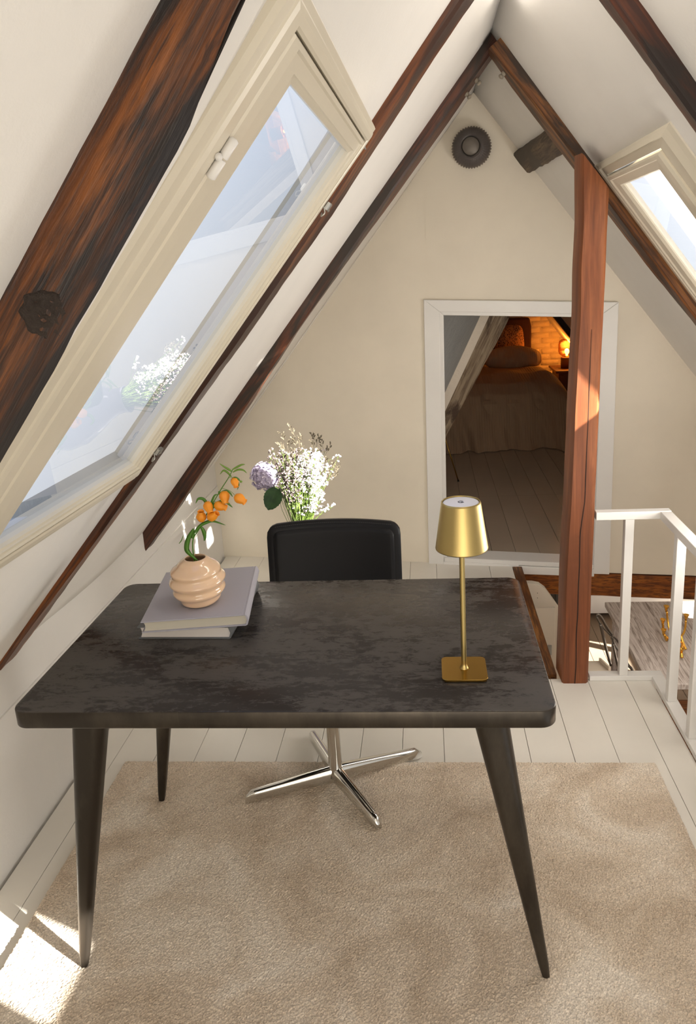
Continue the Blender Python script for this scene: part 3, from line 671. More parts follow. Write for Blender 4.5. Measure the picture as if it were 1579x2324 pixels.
# ------------------------------------------------------------------ books
BK1 = paint('book_cloth_grey', (0.40, 0.385, 0.43), 0.7, 500, 0.15, 0.01)
BK2 = paint('book_cloth_slate', (0.15, 0.155, 0.16), 0.6, 500, 0.15, 0.01)
PG1 = paint('pages_cream', (0.55, 0.51, 0.42), 0.8, 60, 0.1, 0.02); PG2 = paint('pages_white', (0.75, 0.70, 0.66), 0.8, 60, 0.1, 0.02)
def book(label, org, ang, w_, d_, z0, h, cm, pm, cov=0.0028):
    # org = front-left corner; x along the front, spine at the right
    ex = Vector((math.cos(ang), math.sin(ang), 0)); ey = Vector((-math.sin(ang), math.cos(ang), 0)); ez = Vector((0, 0, 1))
    o_ = Vector((org[0], org[1], z0)); t_ = thing('book', label, 'book', o_+ex*w_/2+ey*d_/2)
    m = MB(); m.obox(o_, ex, ey, ez, (0, 0, h-cov), (w_-.012, d_, h), .0006); obj('front_cover', m, cm, t_)
    m = MB(); m.obox(o_, ex, ey, ez, (0, 0, 0), (w_-.010, d_, cov), .0006); obj('back_cover', m, cm, t_)
    # rounded spine with a hinge groove
    prof = [(w_-.014, h), (w_-.010, h-.0012), (w_-.006, h+.0006), (w_-.001, h-.003), (w_+.003, h*0.5), (w_-.001, .003), (w_-.006, 0), (w_-.011, 0), (w_-.011, cov), (w_-.006, cov), (w_-.002, h*.5), (w_-.006, h-cov), (w_-.014, h-cov)]
    m = MB().loft([[o_+ex*a+ez*c_+ey*y_ for a, c_ in prof] for y_ in (0, d_)]); o2 = obj('spine', m, cm, t_); smooth_angle(o2, 50)
    n = 8; rings = []
    for y_ in (.005, d_-.005):
        r_ = [o_+ex*(.005+.004*math.sin(PI*i/n))+ez*(cov+(h-2*cov)*i/n)+ey*y_ for i in range(n+1)]
        r_ += [o_+ex*(w_-.006+.003*math.sin(PI*i/n))+ez*(h-cov-(h-2*cov)*i/n)+ey*y_ for i in range(n+1)]
        rings.append(r_)
    m = MB().loft(rings); obj('page_block', m, pm, t_); return t_
book('slate grey hardback lying flat on the desk, under another book, white pages facing front', (-0.748, 1.659), math.radians(-1.2), 0.241, 0.290, 0.750, 0.0335, BK2, PG2)
b2 = book('light grey cloth hardback on top of the other book, under the peach vase', (-0.722, 1.624), math.radians(7.5), 0.262, 0.312, 0.784, 0.030, BK1, PG1)

# ------------------------------------------------------------------ peach vase
VASE, t, b = nmat('peach_glass')
b.inputs['Base Color'].default_value = (0.76, 0.53, 0.35, 1); b.inputs['Roughness'].default_value = 0.06; b.inputs['Subsurface Weight'].default_value = 0.25
b.inputs['Subsurface Radius'].default_value = (0.03, 0.02, 0.01); b.inputs['Coat Weight'].default_value = 0.6; b.inputs['Coat Roughness'].default_value = 0.03
VC = Vector((-0.604, 1.735, 0.8145))
VH = 0.122
def vprof(t_):
    return lerp(t_, [0, .04, .15, .3, .45, .6, .75, .88, .96, 1.0], [.040, .046, .056, .0645, .0685, .0680, .062, .048, .036, .0285])
def vfn(r, z, th):
    if r < 0.012: return (r, z)
    t_ = max(0, min(1, z/VH)); wob = 0.0036*math.sin(2*PI*(t_*4.1)+1.1*math.cos(th-0.5)+0.4)*math.sin(PI*min(1, t_*1.02))**0.6
    return (r+wob, z+0.003*math.cos(th+0.6)*math.sin(PI*t_))
prof = [(0.0, 0.0), (.030, 0.0), (.039, .0008)]+[(vprof(i/46), VH*i/46) for i in range(1, 47)]
prof += [(.0265, VH+.001), (.0255, VH-.001), (.030, VH-.008), (.045, VH-.02), (.060, VH*.6), (.060, VH*.4), (.040, .006), (.0, .005)]
m = MB().lathe(VC, prof, 64, (0, 0, 1), vfn, cap=False)
vo = obj('vase', m, VASE, None, True, origin=VC); tag(vo, 'round peach glass vase with twisting ridges standing on the books', 'vase')

# ------------------------------------------------------------------ lantern-flower sprig in the vase
GRN = plain('leaf_green', (0.075, 0.20, 0.018), 0.45); GRN2 = plain('leaf_green_light', (0.16, 0.28, 0.03), 0.45)
ORG = plain('lantern_orange', (0.85, 0.30, 0.012), 0.5, 0.0); ORG.node_tree.nodes['Principled BSDF'].inputs['Subsurface Weight'].default_value = 0.3; ORG.node_tree.nodes['Principled BSDF'].inputs['Subsurface Radius'].default_value = (.01, .004, .001)
def at(px, py, Y):          # point in the upright plane y = Y seen at that place of the photograph
    q = r2*((px-CX)/FPX)+u2*(-(py-CY)/FPX)+fwd
    return Vector((0, 0, CH))+q*(Y/q.y)
sprig = thing('flower_sprig', 'curved green sprig with orange lantern flowers in the peach vase', 'flower', VC+Vector((0, 0, .09)))
stem = spline([VC+Vector((.01, .005, .015)), VC+Vector((.0, .0, .08)), at(437, 1232, 1.735), at(452, 1200, 1.73), at(470, 1165, 1.72), at(490, 1130, 1.715), at(503, 1108, 1.71), at(518, 1085, 1.705), at(528, 1066, 1.70)], 6)
m = MB().tube(stem, [0.0018-0.0008*i/len(stem) for i in range(len(stem))], 7); obj('stem', m, GRN, sprig, True)
def leafstrip(m, pts, wmax, nrm=Vector((0, -1, 0.35)), fold=0.25, n=12):
    P_ = spline(pts, 5); k = len(P_)-1; rings = []
    for i, p in enumerate(P_):
        d = (P_[min(i+1, k)]-P_[max(i-1, 0)]).normalized(); sd = d.cross(nrm).normalized(); up_ = sd.cross(d).normalized()
        f_ = i/k; w_ = wmax*(math.sin(PI*min(1, (f_*0.93+0.07)))**0.8)*(1-0.25*f_)+0.0002
        rings.append([p-sd*w_+up_*w_*fold, p-up_*0.0002, p+sd*w_+up_*w_*fold, p+up_*0.0003])
    m.loft(rings)
Y0 = 1.72
leaves = [([(440, 1200), (428, 1222), (424, 1245), (432, 1258), (452, 1275)], .0075), ([(440, 1212), (452, 1195), (470, 1185), (485, 1183), (512, 1192)], .0045), ([(470, 1160), (482, 1150), (498, 1140), (508, 1133)], .0060),
 ([(474, 1158), (470, 1145), (462, 1133), (450, 1132), (444, 1143)], .0042), ([(456, 1195), (462, 1205), (465, 1218), (463, 1228)], .0055), ([(496, 1115), (503, 1125), (512, 1137), (528, 1152)], .0050),
 ([(500, 1118), (512, 1114), (522, 1119), (528, 1128)], .0030), ([(526, 1070), (520, 1066), (510, 1060), (498, 1052)], .0028), ([(527, 1066), (538, 1060), (548, 1055), (556, 1054)], .0028),
 ([(525, 1082), (516, 1072), (507, 1068), (499, 1077)], .0028), ([(528, 1072), (540, 1066), (552, 1067), (560, 1074)], .0026), ([(524, 1090), (532, 1085), (540, 1087), (545, 1092)], .0035), ([(540, 1092), (542, 1100), (538, 1112)], .0016),
 ([(484, 1140), (478, 1148), (486, 1126), (494, 1122)], .003), ([(406, 1234), (412, 1226), (416, 1214)], .0012), ([(436, 1222), (439, 1210), (445, 1203)], .005)]
for i, (l_, wd) in enumerate(leaves):
    m = MB(); leafstrip(m, [at(a, b_, Y0-0.004*(i % 3)) for a, b_ in l_], wd); obj('leaf', m, GRN if i not in (7, 8, 9, 10) else GRN2, sprig, True)
def blossom(p, ax, r=0.0105):
    m = MB()
    def ff(rr, z, th): return (rr*(1+0.05*math.cos(6*th)*(1 if z < r*1.6 else 2.2)), z)
    m.lathe(p, [(0.0, -r*0.9), (r*.55, -r*.8), (r*.95, -r*.25), (r*1.02, r*.3), (r*.80, r*.95), (r*.58, r*1.35), (r*.66, r*1.7), (r*.60, r*1.72), (r*.45, r*1.3), (r*.3, 0)], 24, ax, ff, cap=False)
    return obj('blossom', m, ORG, sprig, True)
cal = []
for (a, b_, ax) in ((541, 1130, (0.8, -.2, -.5)), (509, 1124, (.1, -.3, -1)), (482+14, 1147, (.9, -.1, -.3)), (472, 1148, (.3, -.4, -.6)), (457, 1175, (.1, -.3, .8)), (480, 1173, (.7, -.2, .45)), (532, 1092, (.3, -.5, -.7))):
    p = at(a, b_, 1.712); blossom(p, ax, 0.0120 if a != 532 else .0095)
    q = min(stem, key=lambda s_: (s_-p).length); m = MB().tube(spline([q, (q+p)/2+Vector((0, 0, .006)), p-Vector(ax).normalized()*.009], 4), .0006, 5); obj('flower_stalk', m, GRN2, sprig, True)
m = MB().lathe(at(546, 1093, 1.705), [(0, -.003), (.0028, -.001), (.003, .002), (.001, .004)], 10, (1, 0, 0)); obj('bud', m, GRN2, sprig, True)

# ------------------------------------------------------------------ brass table lamp
BRASS, t, b = nmat('brushed_brass')
tcn = N(t, 'ShaderNodeTexCoord'); mp = N(t, 'ShaderNodeMapping'); mp.inputs['Scale'].default_value = (1, 1, 900); t.links.new(tcn.outputs['Object'], mp.inputs[0])
nn = N(t, 'ShaderNodeTexNoise'); nn.inputs['Scale'].default_value = 1.0; t.links.new(mp.outputs[0], nn.inputs[0])
b.inputs['Base Color'].default_value = (0.43, 0.325, 0.13, 1); b.inputs['Metallic'].default_value = 1.0; b.inputs['Roughness'].default_value = 0.33
b.inputs['Anisotropic'].default_value = 0.6; bump(t, b, nn.outputs['Fac'], 0.06, 0.0004)
BRASS2 = plain('brass_plate', (0.50, 0.30, 0.07), 0.2, 1.0)
LX, LY = 0.0625, 1.4935; LZ = 0.750
lamp = thing('table_lamp', 'slim brass table lamp with a conical shade on the desk', 'lamp', (LX, LY, LZ))
m = MB().loft(rr_rings(.0985, .0985, .011, [(LZ, .002), (LZ+.0022, .001)], LX, LY, 6)); obj('foot_pad', m, plain('black_rubber', (0.015, 0.014, 0.012), 0.5), lamp)
m = MB().loft(rr_rings(.0995, .0995, .012, [(LZ+.0022, .0006), (LZ+.003, 0), (LZ+.0072, 0), (LZ+.0078, .0006)], LX, LY, 6)); o = obj('base', m, BRASS2, lamp); smooth_angle(o, 40)
m = MB().lathe((LX, LY, LZ+.0078), [(.0100, 0), (.0098, .0012), (.0082, .004), (.0066, .009), (.0060, .013), (.0058, .30), (.0058, .31)], 28); obj('pole', m, BRASS, lamp, True)
zb = LZ+.294; m = MB().lathe((LX, LY, zb), [(.0560, 0), (.0556, -.0004), (.0545, .0005), (.0385, .0985), (.0400, .1035), (.0408, .1030), (.0415, .1015), (.0555, .002)][::1], 72, cap=False)
m = MB().lathe((LX, LY, zb), [(.0535, .001), (.0392, .100), (.0385, .1035), (.0400, .1042), (.0411, .1030), (.0418, .1005), (.0556, .003), (.0560, .0015), (.0556, .0), (.0545, .0), (.0535, .001)], 72, cap=False)
obj('lamp_shade', m, BRASS, lamp, True)
m = MB().lathe((LX, LY, zb+.1022), [(0, 0), (.0350, 0), (.0372, -.0006), (.0385, -.003)], 48, cap=False); obj('touch_disc', m, plain('white_disc', (0.72, 0.72, 0.80), 0.35), lamp, True)
m = MB(); arc = [(LX+.0058*math.cos(a), LY+.0058*math.sin(a), zb+.1026) for a in [math.radians(-35-290*i/24) for i in range(25)]]
m.tube(arc, .0007, 5); m.tube([(LX+.0005, LY-.0005, zb+.1026), (LX+.0060, LY-.0045, zb+.1026)], .0006, 5); obj('power_mark', m, plain('black_ink', (0.02, 0.02, 0.03), 0.5), lamp)

# ------------------------------------------------------------------ swivel chair
LEATH, t, b = nmat('black_leather'); b.inputs['Base Color'].default_value = (0.006, 0.006, 0.0075, 1); b.inputs['Specular IOR Level'].default_value = 0.25; b.inputs['Roughness'].default_value = 0.45
f_, _ = tex(t, 120, detail=5); bump(t, b, f_, 0.12, 0.001)
CHR = plain('chrome', (0.72, 0.71, 0.68), 0.09, 1.0)
HX, HY = -0.331, 2.044
ch = thing('swivel_chair', 'black leather swivel chair behind the desk on a chrome four-star base', 'chair', (HX, HY, 0))
# back: curved shell lofted across x
def backpt(u_, v_, side):
    xx = -0.2315+0.463*u_; bow = 0.028*(1-(2*u_-1)**2); z = 0.452+0.331*v_+0.008*(1-(2*u_-1)**2)*v_
    yy = 2.388+bow+0.03*(v_-0.5); return Vector((-0.3385+xx, yy+side, z))
def shell(th, inset, rad, nu=28, nv=16):
    m = MB(); pts = []
    W_, H_ = 0.463-2*inset, 0.331-2*inset
    def inside(u_, v_):
        x = (u_-.5)*0.463; z = (v_-.5)*0.331; ax, az = W_/2-rad, H_/2-rad
        # squash rectangle grid into a rounded rectangle
        sx, sz = (u_-.5)*2, (v_-.5)*2; x = sx*W_/2; z = sz*H_/2
        if abs(x) > ax and abs(z) > az:
            dx, dz = abs(x)-ax, abs(z)-az; L = math.hypot(dx, dz); mx_ = max(dx, dz)
            if L > 0: dx, dz = dx*mx_/L, dz*mx_/L
            x = math.copysign(ax+dx, x); z = math.copysign(az+dz, z)
        return x/0.463+.5, z/0.331+.5
    front = [[None]*(nu+1) for _ in range(nv+1)]
    for sgn in (-1, 1):
        base = len(m.v)
        for j in range(nv+1):
            for i in range(nu+1):
                a, c_ = inside(i/nu, j/nv); edge = min(i, nu-i, j, nv-j); rnd_ = th*(0.55 if edge == 0 else (0.9 if edge == 1 else 1.0))
                m.v.append(tuple(backpt(a, c_, sgn*rnd_/2)))
        for j in range(nv):
            for i in range(nu):
                q = (base+j*(nu+1)+i, base+j*(nu+1)+i+1, base+(j+1)*(nu+1)+i+1, base+(j+1)*(nu+1)+i)
                m.f.append(q if sgn < 0 else q[::-1])
    nb = (nu+1)*(nv+1)
    per = [i for i in range(nu+1)]+[(j)*(nu+1)+nu for j in range(1, nv+1)]+[nv*(nu+1)+i for i in range(nu-1, -1, -1)]+[j*(nu+1) for j in range(nv-1, 0, -1)]
    for k_ in range(len(per)):
        a, c_ = per[k_], per[(k_+1) % len(per)]; m.f.append((c_, a, a+nb, c_+nb))
    return m
o = obj('backrest', shell(0.030, 0.0, 0.035), LEATH, ch, True)
m = shell(0.012, 0.022, 0.022); m.v = [(x, y-.0125, z) for x, y, z in m.v]; obj('back_pad', m, LEATH, ch, True)
m = MB()
for i in range(60):        # stitches along the top edge
    u_ = 0.07+0.86*i/59; p = backpt(u_, 0.982, -0.0150); m.box((p.x-.0022, p.y-.0010, p.z-.0006), (p.x+.0022, p.y+.0002, p.z+.0006))
so = obj('stitching', m, plain('stitch_grey', (0.05, 0.05, 0.05), 0.8), ch); so['kind'] = 'stuff'
m = MB().loft(rr_rings(.455, .43, .06, [(.425, .012), (.430, .003), (.445, 0), (.470, .001), (.480, .010), (.483, .025)], -0.3385, 2.175, 8)); o = obj('seat', m, LEATH, ch); smooth_angle(o, 60)
m = MB().lathe((HX, HY, 0), [(.026, .055), (.0225, .075), (.0215, .09), (.0215, .36), (.030, .40), (.060, .415), (.11, .425)], 32); obj('column', m, CHR, ch, True)
for tx_, ty_, g in ((-0.612, 1.958, .018), (-0.181, 1.846, .018), (-0.060, 2.208, .004), (-0.455, 2.315, .004)):
    m = MB(); d = Vector((tx_-HX, ty_-HY, 0)); L = d.length; d.normalize(); sd = Vector((-d.y, d.x, 0)); rings = []
    n = 14
    for i in range(n+1):
        f_ = i/n; p = Vector((HX, HY, 0))+d*(L*f_); zt = lerp(f_, [0, .06, .93, .98, 1.0], [.092, .090, g+.040, g+.035, g+.020]); zbm = lerp(f_, [0, .3, .88, .94, 1.0], [.038, .036, g+.008, g+.001, g+.002]); hw = lerp(f_, [0, .9, 1], [.0155, .0125, .008])
        rings.append([p+sd*hw+Vector((0, 0, zbm)), p+sd*hw+Vector((0, 0, zt-.008)), p+sd*hw*.6+Vector((0, 0, zt-.002)), p+Vector((0, 0, zt)), p-sd*hw*.6+Vector((0, 0, zt-.002)), p-sd*hw+Vector((0, 0, zt-.008)), p-sd*hw+Vector((0, 0, zbm))])
    m.loft(rings); o = obj('base_arm', m, CHR, ch); smooth_angle(o, 60)

# ------------------------------------------------------------------ floor vase and bouquet behind the chair
BY = 3.20
VL, t, b = nmat('lilac_glass'); b.inputs['Base Color'].default_value = (0.30, 0.27, 0.36, 1); b.inputs['Roughness'].default_value = 0.12
BC = Vector((-0.604, BY, 0.0))
def rbf(r, z, th): return (r, z)
pr_ = [(0.0, 0.001), (.075, .001), (.090, .012)]
for i in range(1, 60):
    z = .012+.455*i/60; r = lerp(z, [0.012, .08, .16, .24, .32, .38, .43, .47], [.09, .150, .172, .160, .118, .082, .060, .056]); pr_.append((r+.0016*math.sin(i*PI), z))
pr_ += [(.058, .480), (.062, .490), (.058, .491), (.052, .475), (.055, .43), (.11, .30), (.11, .10), (.0, .02)]
m = MB().lathe(BC, pr_, 56, cap=False); o = obj('floor_vase', m, VL, None, True, origin=BC)
tag(o, 'bulbous lilac-grey vase on the floor behind the swivel chair, holding the bouquet', 'vase')
rnd = random.Random(11)
RIM = Vector((-0.604, BY, 0.485))
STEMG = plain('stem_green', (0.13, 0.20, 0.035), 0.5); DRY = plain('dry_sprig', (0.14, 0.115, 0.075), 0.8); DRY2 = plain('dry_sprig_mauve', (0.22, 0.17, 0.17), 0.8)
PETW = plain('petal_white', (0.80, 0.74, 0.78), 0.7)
HYD = bpy.data.materials.new('hydrangea_petal'); HYD.use_nodes = True; t = HYD.node_tree; b = t.nodes['Principled BSDF']
f_, _ = tex(t, 60, detail=3); t.links.new(ramp(t, f_, [(0.3, (0.42, 0.36, 0.58)), (0.55, (0.64, 0.58, 0.74)), (0.75, (0.80, 0.75, 0.80))]), b.inputs['Base Color']); b.inputs['Roughness'].default_value = 0.8
def tick(m, p, d, L, r):
    # a flat three-sided sliver: two triangles
    sd = d.cross(Vector((0.2, -1, 0.3))).normalized()*r
    m.add([p-sd, p+sd, p+d*L*0.6+sd*1.2, p+d*L, p+d*L*0.6-sd*1.2], [(0, 1, 2, 3, 4)])
def spray(m, p, d, L, depth, r):
    n = 4; pts = [p]; q = p.copy(); dd = d.copy()
    for i in range(n):
        dd = (dd+Vector((rnd.uniform(-.12, .12), rnd.uniform(-.12, .12), rnd.uniform(-.02, .12)))).normalized(); q = q+dd*L/n; pts.append(q.copy())
    m.tube(pts, [r*(1-.5*i/n) for i in range(n+1)], 4)
    if depth == 0:
        for i in range(7):
            pp = pts[2]+(pts[4]-pts[2])*(i/6) if i < 6 else pts[4]
            tick(m, pp, (dd+Vector((rnd.uniform(-.9, .9), rnd.uniform(-.7, .7), rnd.uniform(-.2, .5)))).normalized(), rnd.uniform(.006, .011), .0012)
        return
    for i in range(5):
        t_ = 0.35+0.65*i/5; k_ = min(3, int(t_*4)); pp = pts[k_]+(pts[k_+1]-pts[k_])*(t_*4-k_)
        sgn = 1 if i % 2 else -1
        nd = (dd+Vector((sgn*rnd.uniform(.35, .75), rnd.uniform(-.6, .6), rnd.uniform(-.1, .2)))).normalized()
        spray(m, pp, nd, L*rnd.uniform(.22, .36), depth-1, r*.6)
tips = [(640, 1000, 'tall dry sprig, the leftmost of the tall ones rising from the bouquet'), (683, 985, 'tall dry sprig, the highest one at the middle of the bouquet'), (725, 995, 'tall dry sprig forking at the upper right of the bouquet'),
        (745, 1018, 'dry sprig just right of the forked tall one in the bouquet'), (768, 1058, 'dry sprig leaning farthest right out of the bouquet'), (662, 1020, 'dense dry sprig between the leftmost and the highest sprigs')]
for px_, py_, lb in tips:
    tip = at(px_, py_, BY+rnd.uniform(-.04, .05)); m = MB(); mid = RIM+(tip-RIM)*0.55
    m.tube(spline([RIM+Vector((rnd.uniform(-.02, .02), 0, -.1)), mid, mid+(tip-mid)*0.2], 4), .0011, 4)
    spray(m, mid, (tip-mid).normalized(), (tip-mid).length, 2, .0010)
    tag(obj('dried_sprig', m, DRY, None, origin=RIM), lb, 'flower', 'dry sprigs in the bouquet')
# dense mauve sea lavender at left-centre and the white, sunlit one at right
def bunch(name, label, region, n, petal, seed):
    rr_ = random.Random(seed); root = thing(name, label, 'flowers', RIM)
    ms, mp_ = MB(), MB()
    for i in range(n):
        a, b_ = region(rr_); tip = at(a, b_, BY+rr_.uniform(-.07, .07)); base = RIM+Vector((rr_.uniform(-.035, .035), rr_.uniform(-.03, .03), rr_.uniform(-.05, .0)))
        mid = base+(tip-base)*.5+Vector((rr_.uniform(-.012, .012), rr_.uniform(-.01, .01), 0))
        ms.tube([base, mid, tip], [.0013, .0010, .0006], 4, False)
        for k_ in range(9):
            f_ = rr_.uniform(.74, 1.0); p = base+(tip-base)*f_; dd = Vector((rr_.uniform(-1, 1), rr_.uniform(-1, 1), rr_.uniform(0, 1))).normalized(); q = p+dd*rr_.uniform(.008, .026)
            ms.tube([p, q], [.0006, .0004], 3, False)
            for j in range(5):
                tick(mp_, q+Vector((rr_.uniform(-.004, .004), rr_.uniform(-.004, .004), rr_.uniform(-.003, .004))), Vector((rr_.uniform(-1, 1), rr_.uniform(-1, 1), rr_.uniform(-.3, 1))).normalized(), rr_.uniform(.004, .0085), .0021)
    o1 = obj('stems', ms, STEMG, root); o2 = obj('blossoms', mp_, petal, root); o1['kind'] = 'stuff'; o2['kind'] = 'stuff'
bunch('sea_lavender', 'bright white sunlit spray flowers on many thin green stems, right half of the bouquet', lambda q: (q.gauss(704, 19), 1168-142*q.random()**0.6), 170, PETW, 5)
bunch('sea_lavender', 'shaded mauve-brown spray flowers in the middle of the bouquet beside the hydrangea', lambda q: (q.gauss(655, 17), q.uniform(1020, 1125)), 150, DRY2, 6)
# hydrangea
hc = at(601, 1082, BY-.03); hy = thing('hydrangea', 'lilac hydrangea head with a large green leaf, left side of the bouquet', 'flower', hc)
m = MB()
for i in range(330):
    a = rnd.uniform(0, 2*PI); c_ = rnd.uniform(-.85, 1); s_ = math.sqrt(1-c_*c_); nrm = Vector((s_*math.cos(a), s_*math.sin(a), c_))
    p = hc+Vector((nrm.x*.064, nrm.y*.055, nrm.z*.066))*rnd.uniform(.86, 1.04); e1 = nrm.cross(Vector((0.3, 0.2, 1))).normalized(); e2 = nrm.cross(e1); ph = rnd.uniform(0, PI)
    for k_ in range(4):
        th = ph+k_*PI/2; d = e1*math.cos(th)+e2*math.sin(th); sd = (e2*math.cos(th)-e1*math.sin(th))*.0048; L = rnd.uniform(.009, .012); cu = nrm*rnd.uniform(.0, .003)
        m.add([p, p+d*L*.55+sd+cu, p+d*L+cu, p+d*L*.55-sd+cu], [(0, 1, 2, 3)])
o = obj('petals', m, HYD, hy); o['kind'] = 'stuff'
m = MB().lathe(hc, [(0, -.055), (.03, -.045), (.052, -.01), (.050, .025), (.03, .048), (0, .055)], 16); obj('flower_core', m, plain('core_mauve', (0.42, 0.37, 0.50), 0.9), hy, True)
m = MB().tube(spline([RIM+Vector((-.02, 0, -.08)), at(668, 1165, BY-.02), at(640, 1120, BY-.03), hc], 5), .003, 6); obj('stem', m, STEMG, hy, True)
LEAFD = bpy.data.materials.new('dark_leaf'); LEAFD.use_nodes = True; t = LEAFD.node_tree; b = t.nodes['Principled BSDF']; b.inputs['Roughness'].default_value = 0.45
f_, _ = tex(t, 25, detail=5); t.links.new(ramp(t, f_, [(0.35, (0.012, 0.045, 0.012)), (0.65, (0.035, 0.10, 0.025))]), b.inputs['Base Color']); bump(t, b, f_, 0.4, 0.003)
m = MB(); lc = at(619, 1134, BY-.09); tipp = at(608, 1158, BY-.10); top_ = at(628, 1108, BY-.07)
ax = (tipp-top_); L = ax.length; ax.normalize(); sdv = ax.cross(Vector((0.1, -1, 0.25))).normalized(); nv = sdv.cross(ax)
rings = []
for i in range(21):
    f_ = i/20; w_ = .047*(math.sin(PI*min(1, f_*.93+.05))**.62)*(1-.30*f_)*(1-.9*max(0, f_-.9)*10*.9)+.0005; row = []
    for j in range(13):
        g = (j-6)/6; sl = 1+.04*math.cos(i*2.4) if abs(g) > .9 else 1
        row.append(top_+ax*(L*f_)+sdv*(w_*g*sl)+nv*(.010*abs(g)-.0035*abs(math.sin((f_*7+abs(g)*2)*PI))*abs(g)-.012*f_*f_))
    rings.append(row)
m.loft(rings, cap=False, closed=False); obj('leaf', m, LEAFD, hy, True)

# ------------------------------------------------------------------ bedroom behind the doorway
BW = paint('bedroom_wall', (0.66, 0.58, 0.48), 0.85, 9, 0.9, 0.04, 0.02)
def sx(z): return 0.094+(z-0.825)/2.06
m = MB(); a0, a1 = -0.02, 2.3
m.add([(sx(a0), 4.13, a0), (sx(a0), 8.7, a0), (sx(a1), 8.7, a1), (sx(a1), 4.13, a1), (sx(a0)-.05, 4.13, a0), (sx(a0)-.05, 8.7, a0), (sx(a1)-.05, 8.7, a1), (sx(a1)-.05, 4.13, a1)], [(0, 1, 2, 3), (7, 6, 5, 4), (0, 3, 7, 4), (1, 5, 6, 2), (3, 2, 6, 7), (0, 4, 5, 1)])
struct('wall_bedroom_left', m, BW)
W_BB = wood('limewashed_beam', (0.30, 0.235, 0.165), (0.22, 0.16, 0.10), (0.11, 0.07, 0.04), (0.05, 0.026, 0.013), 0.53, 0.7, 1.6, 20, 0.0, (2, 5, 5), 0.6, (2.0, 6, 6))
def PB(s_, y, o=0.0):
    d = Vector((0.437, 0, 0.90)).normalized(); nn = Vector((d.z, 0, -d.x)); q = Vector((0.094, y, 0.825))+d*(1.25-s_)+nn*o; return q
beam('rafter', 'pale limewashed rafter leaning across the left of the bedroom doorway', PB, [(-.2, 4.14, .11, .105, .105), (0.67, 4.14, .11, .105, .105), (1.0, 4.14, .11, .085, .085), (1.40, 4.14, .11, .065, .060), (2.15, 4.14, .11, .045, .04)], W_BB, embed=.0, seed=9, amp=.005, n=80)
# brick end wall
wb = struct('wall_bedroom_back', MB().loft([[(-1.2, y_, -.2), (2.25, y_, -.2), (.26, y_, 2.41), (-1.2, y_, .6)] for y_ in (8.62, 8.75)]), paint('mortar', (0.50, 0.42, 0.32), 0.9, 50, 0.5, 0.05))
BR = paint('painted_brick', (0.60, 0.50, 0.37), 0.8, 30, 0.9, 0.06, 0.01)
protos = []
for k_ in range(4):
    m = MB(); r_ = random.Random(k_); hw, hh, hd = .100, .0290, .008
    fr = [(x_+r_.uniform(-.003, .003), -hd+r_.uniform(-.003, .003), z_+r_.uniform(-.002, .002)) for z_ in (-hh+.004, hh-.004) for x_ in (-hw+.004, -.03, .03, hw-.004)]
    bk = [(x_, .0, z_) for z_ in (-hh, hh) for x_ in (-hw, -.03, .03, hw)]
    m.v = fr+bk; m.f = [(0, 1, 5, 4), (1, 2, 6, 5), (2, 3, 7, 6), (8, 9, 1, 0), (9, 10, 2, 1), (10, 11, 3, 2), (4, 5, 13, 12), (5, 6, 14, 13), (6, 7, 15, 14), (0, 4, 12, 8), (3, 11, 15, 7)]
    me = bpy.data.meshes.new('brick'); me.from_pydata(m.v, [], m.f); me.materials.append(BR)
    for p in me.polygons: p.use_smooth = True
    protos.append(me)
for row in range(20):
    for cidx in range(8):
        z = 0.35+row*.063; x = 0.55+cidx*.212+(.106 if row % 2 else 0)
        o = bpy.data.objects.new('brick', random.choice(protos)); C.objects.link(o); o.parent = wb
        o.location = (x+random.uniform(-.004, .004), 8.621+random.uniform(-.003, .005), z)-Vector((0, 0, 0)) if False else Vector((x+random.uniform(-.004, .004), 8.6205+random.uniform(0, .004), z))
# bed
LIN = bpy.data.materials.new('bed_linen'); LIN.use_nodes = True; t = LIN.node_tree; b = t.nodes['Principled BSDF']; b.inputs['Roughness'].default_value = 0.9; b.inputs['Base Color'].default_value = (0.42, 0.29, 0.19, 1)
wv = N(t, 'ShaderNodeTexWave'); wv.inputs['Scale'].default_value = 14; wv.inputs['Distortion'].default_value = 0.6; tcn = N(t, 'ShaderNodeTexCoord'); t.links.new(tcn.outputs['Object'], wv.inputs[0]); bump(t, b, wv.outputs['Fac'], 0.35, 0.006)
bed = thing('bed', 'low bed under a rumpled pale duvet seen through the doorway', 'bed', (0.75, 7.5, 0))
m = MB().box((0.25, 6.62, 0.05), (1.25, 8.45, 0.42), .03); obj('mattress', m, LIN, bed)
def duvet(u_, v_):
    prof = [(0, 6.42, .004), (.06, 6.47, .10), (.16, 6.53, .30), (.26, 6.60, .46), (.36, 6.75, .545), (.5, 7.1, .585), (.75, 7.7, .56), (1, 8.3, .52)]
    vv = [q[0] for q in prof]; y = lerp(v_, vv, [q[1] for q in prof]); z = lerp(v_, vv, [q[2] for q in prof])
    x = 0.12+1.30*u_
    side = min(1, max(0, (1.46-x-0.10*max(0, 0.5-v_))/0.34)); sd2 = min(1, max(0.0, (x-0.06)/0.22))
    z *= (math.sin(side*PI/2)**0.7)*(math.sin(sd2*PI/2)**0.8)
    fall = max(0, 1-v_/0.45)
    n = noise.noise(Vector((x*5.5+2.2*v_, v_*4.0, 1)))*.075+noise.noise(Vector((x*13+v_*6, v_*7, 4)))*.045
    y += n*(0.4+fall)*1.1+0.06*math.sin(x*2.2)-.05*max(0, 1-v_*8)*abs(math.sin(x*9))
    z += noise.noise(Vector((x*5, v_*6, 8)))*.03*(1-fall)
    return (x, y, max(.004, z))
o = obj('duvet', MB().grid(duvet, 90, 90), LIN, bed, True)
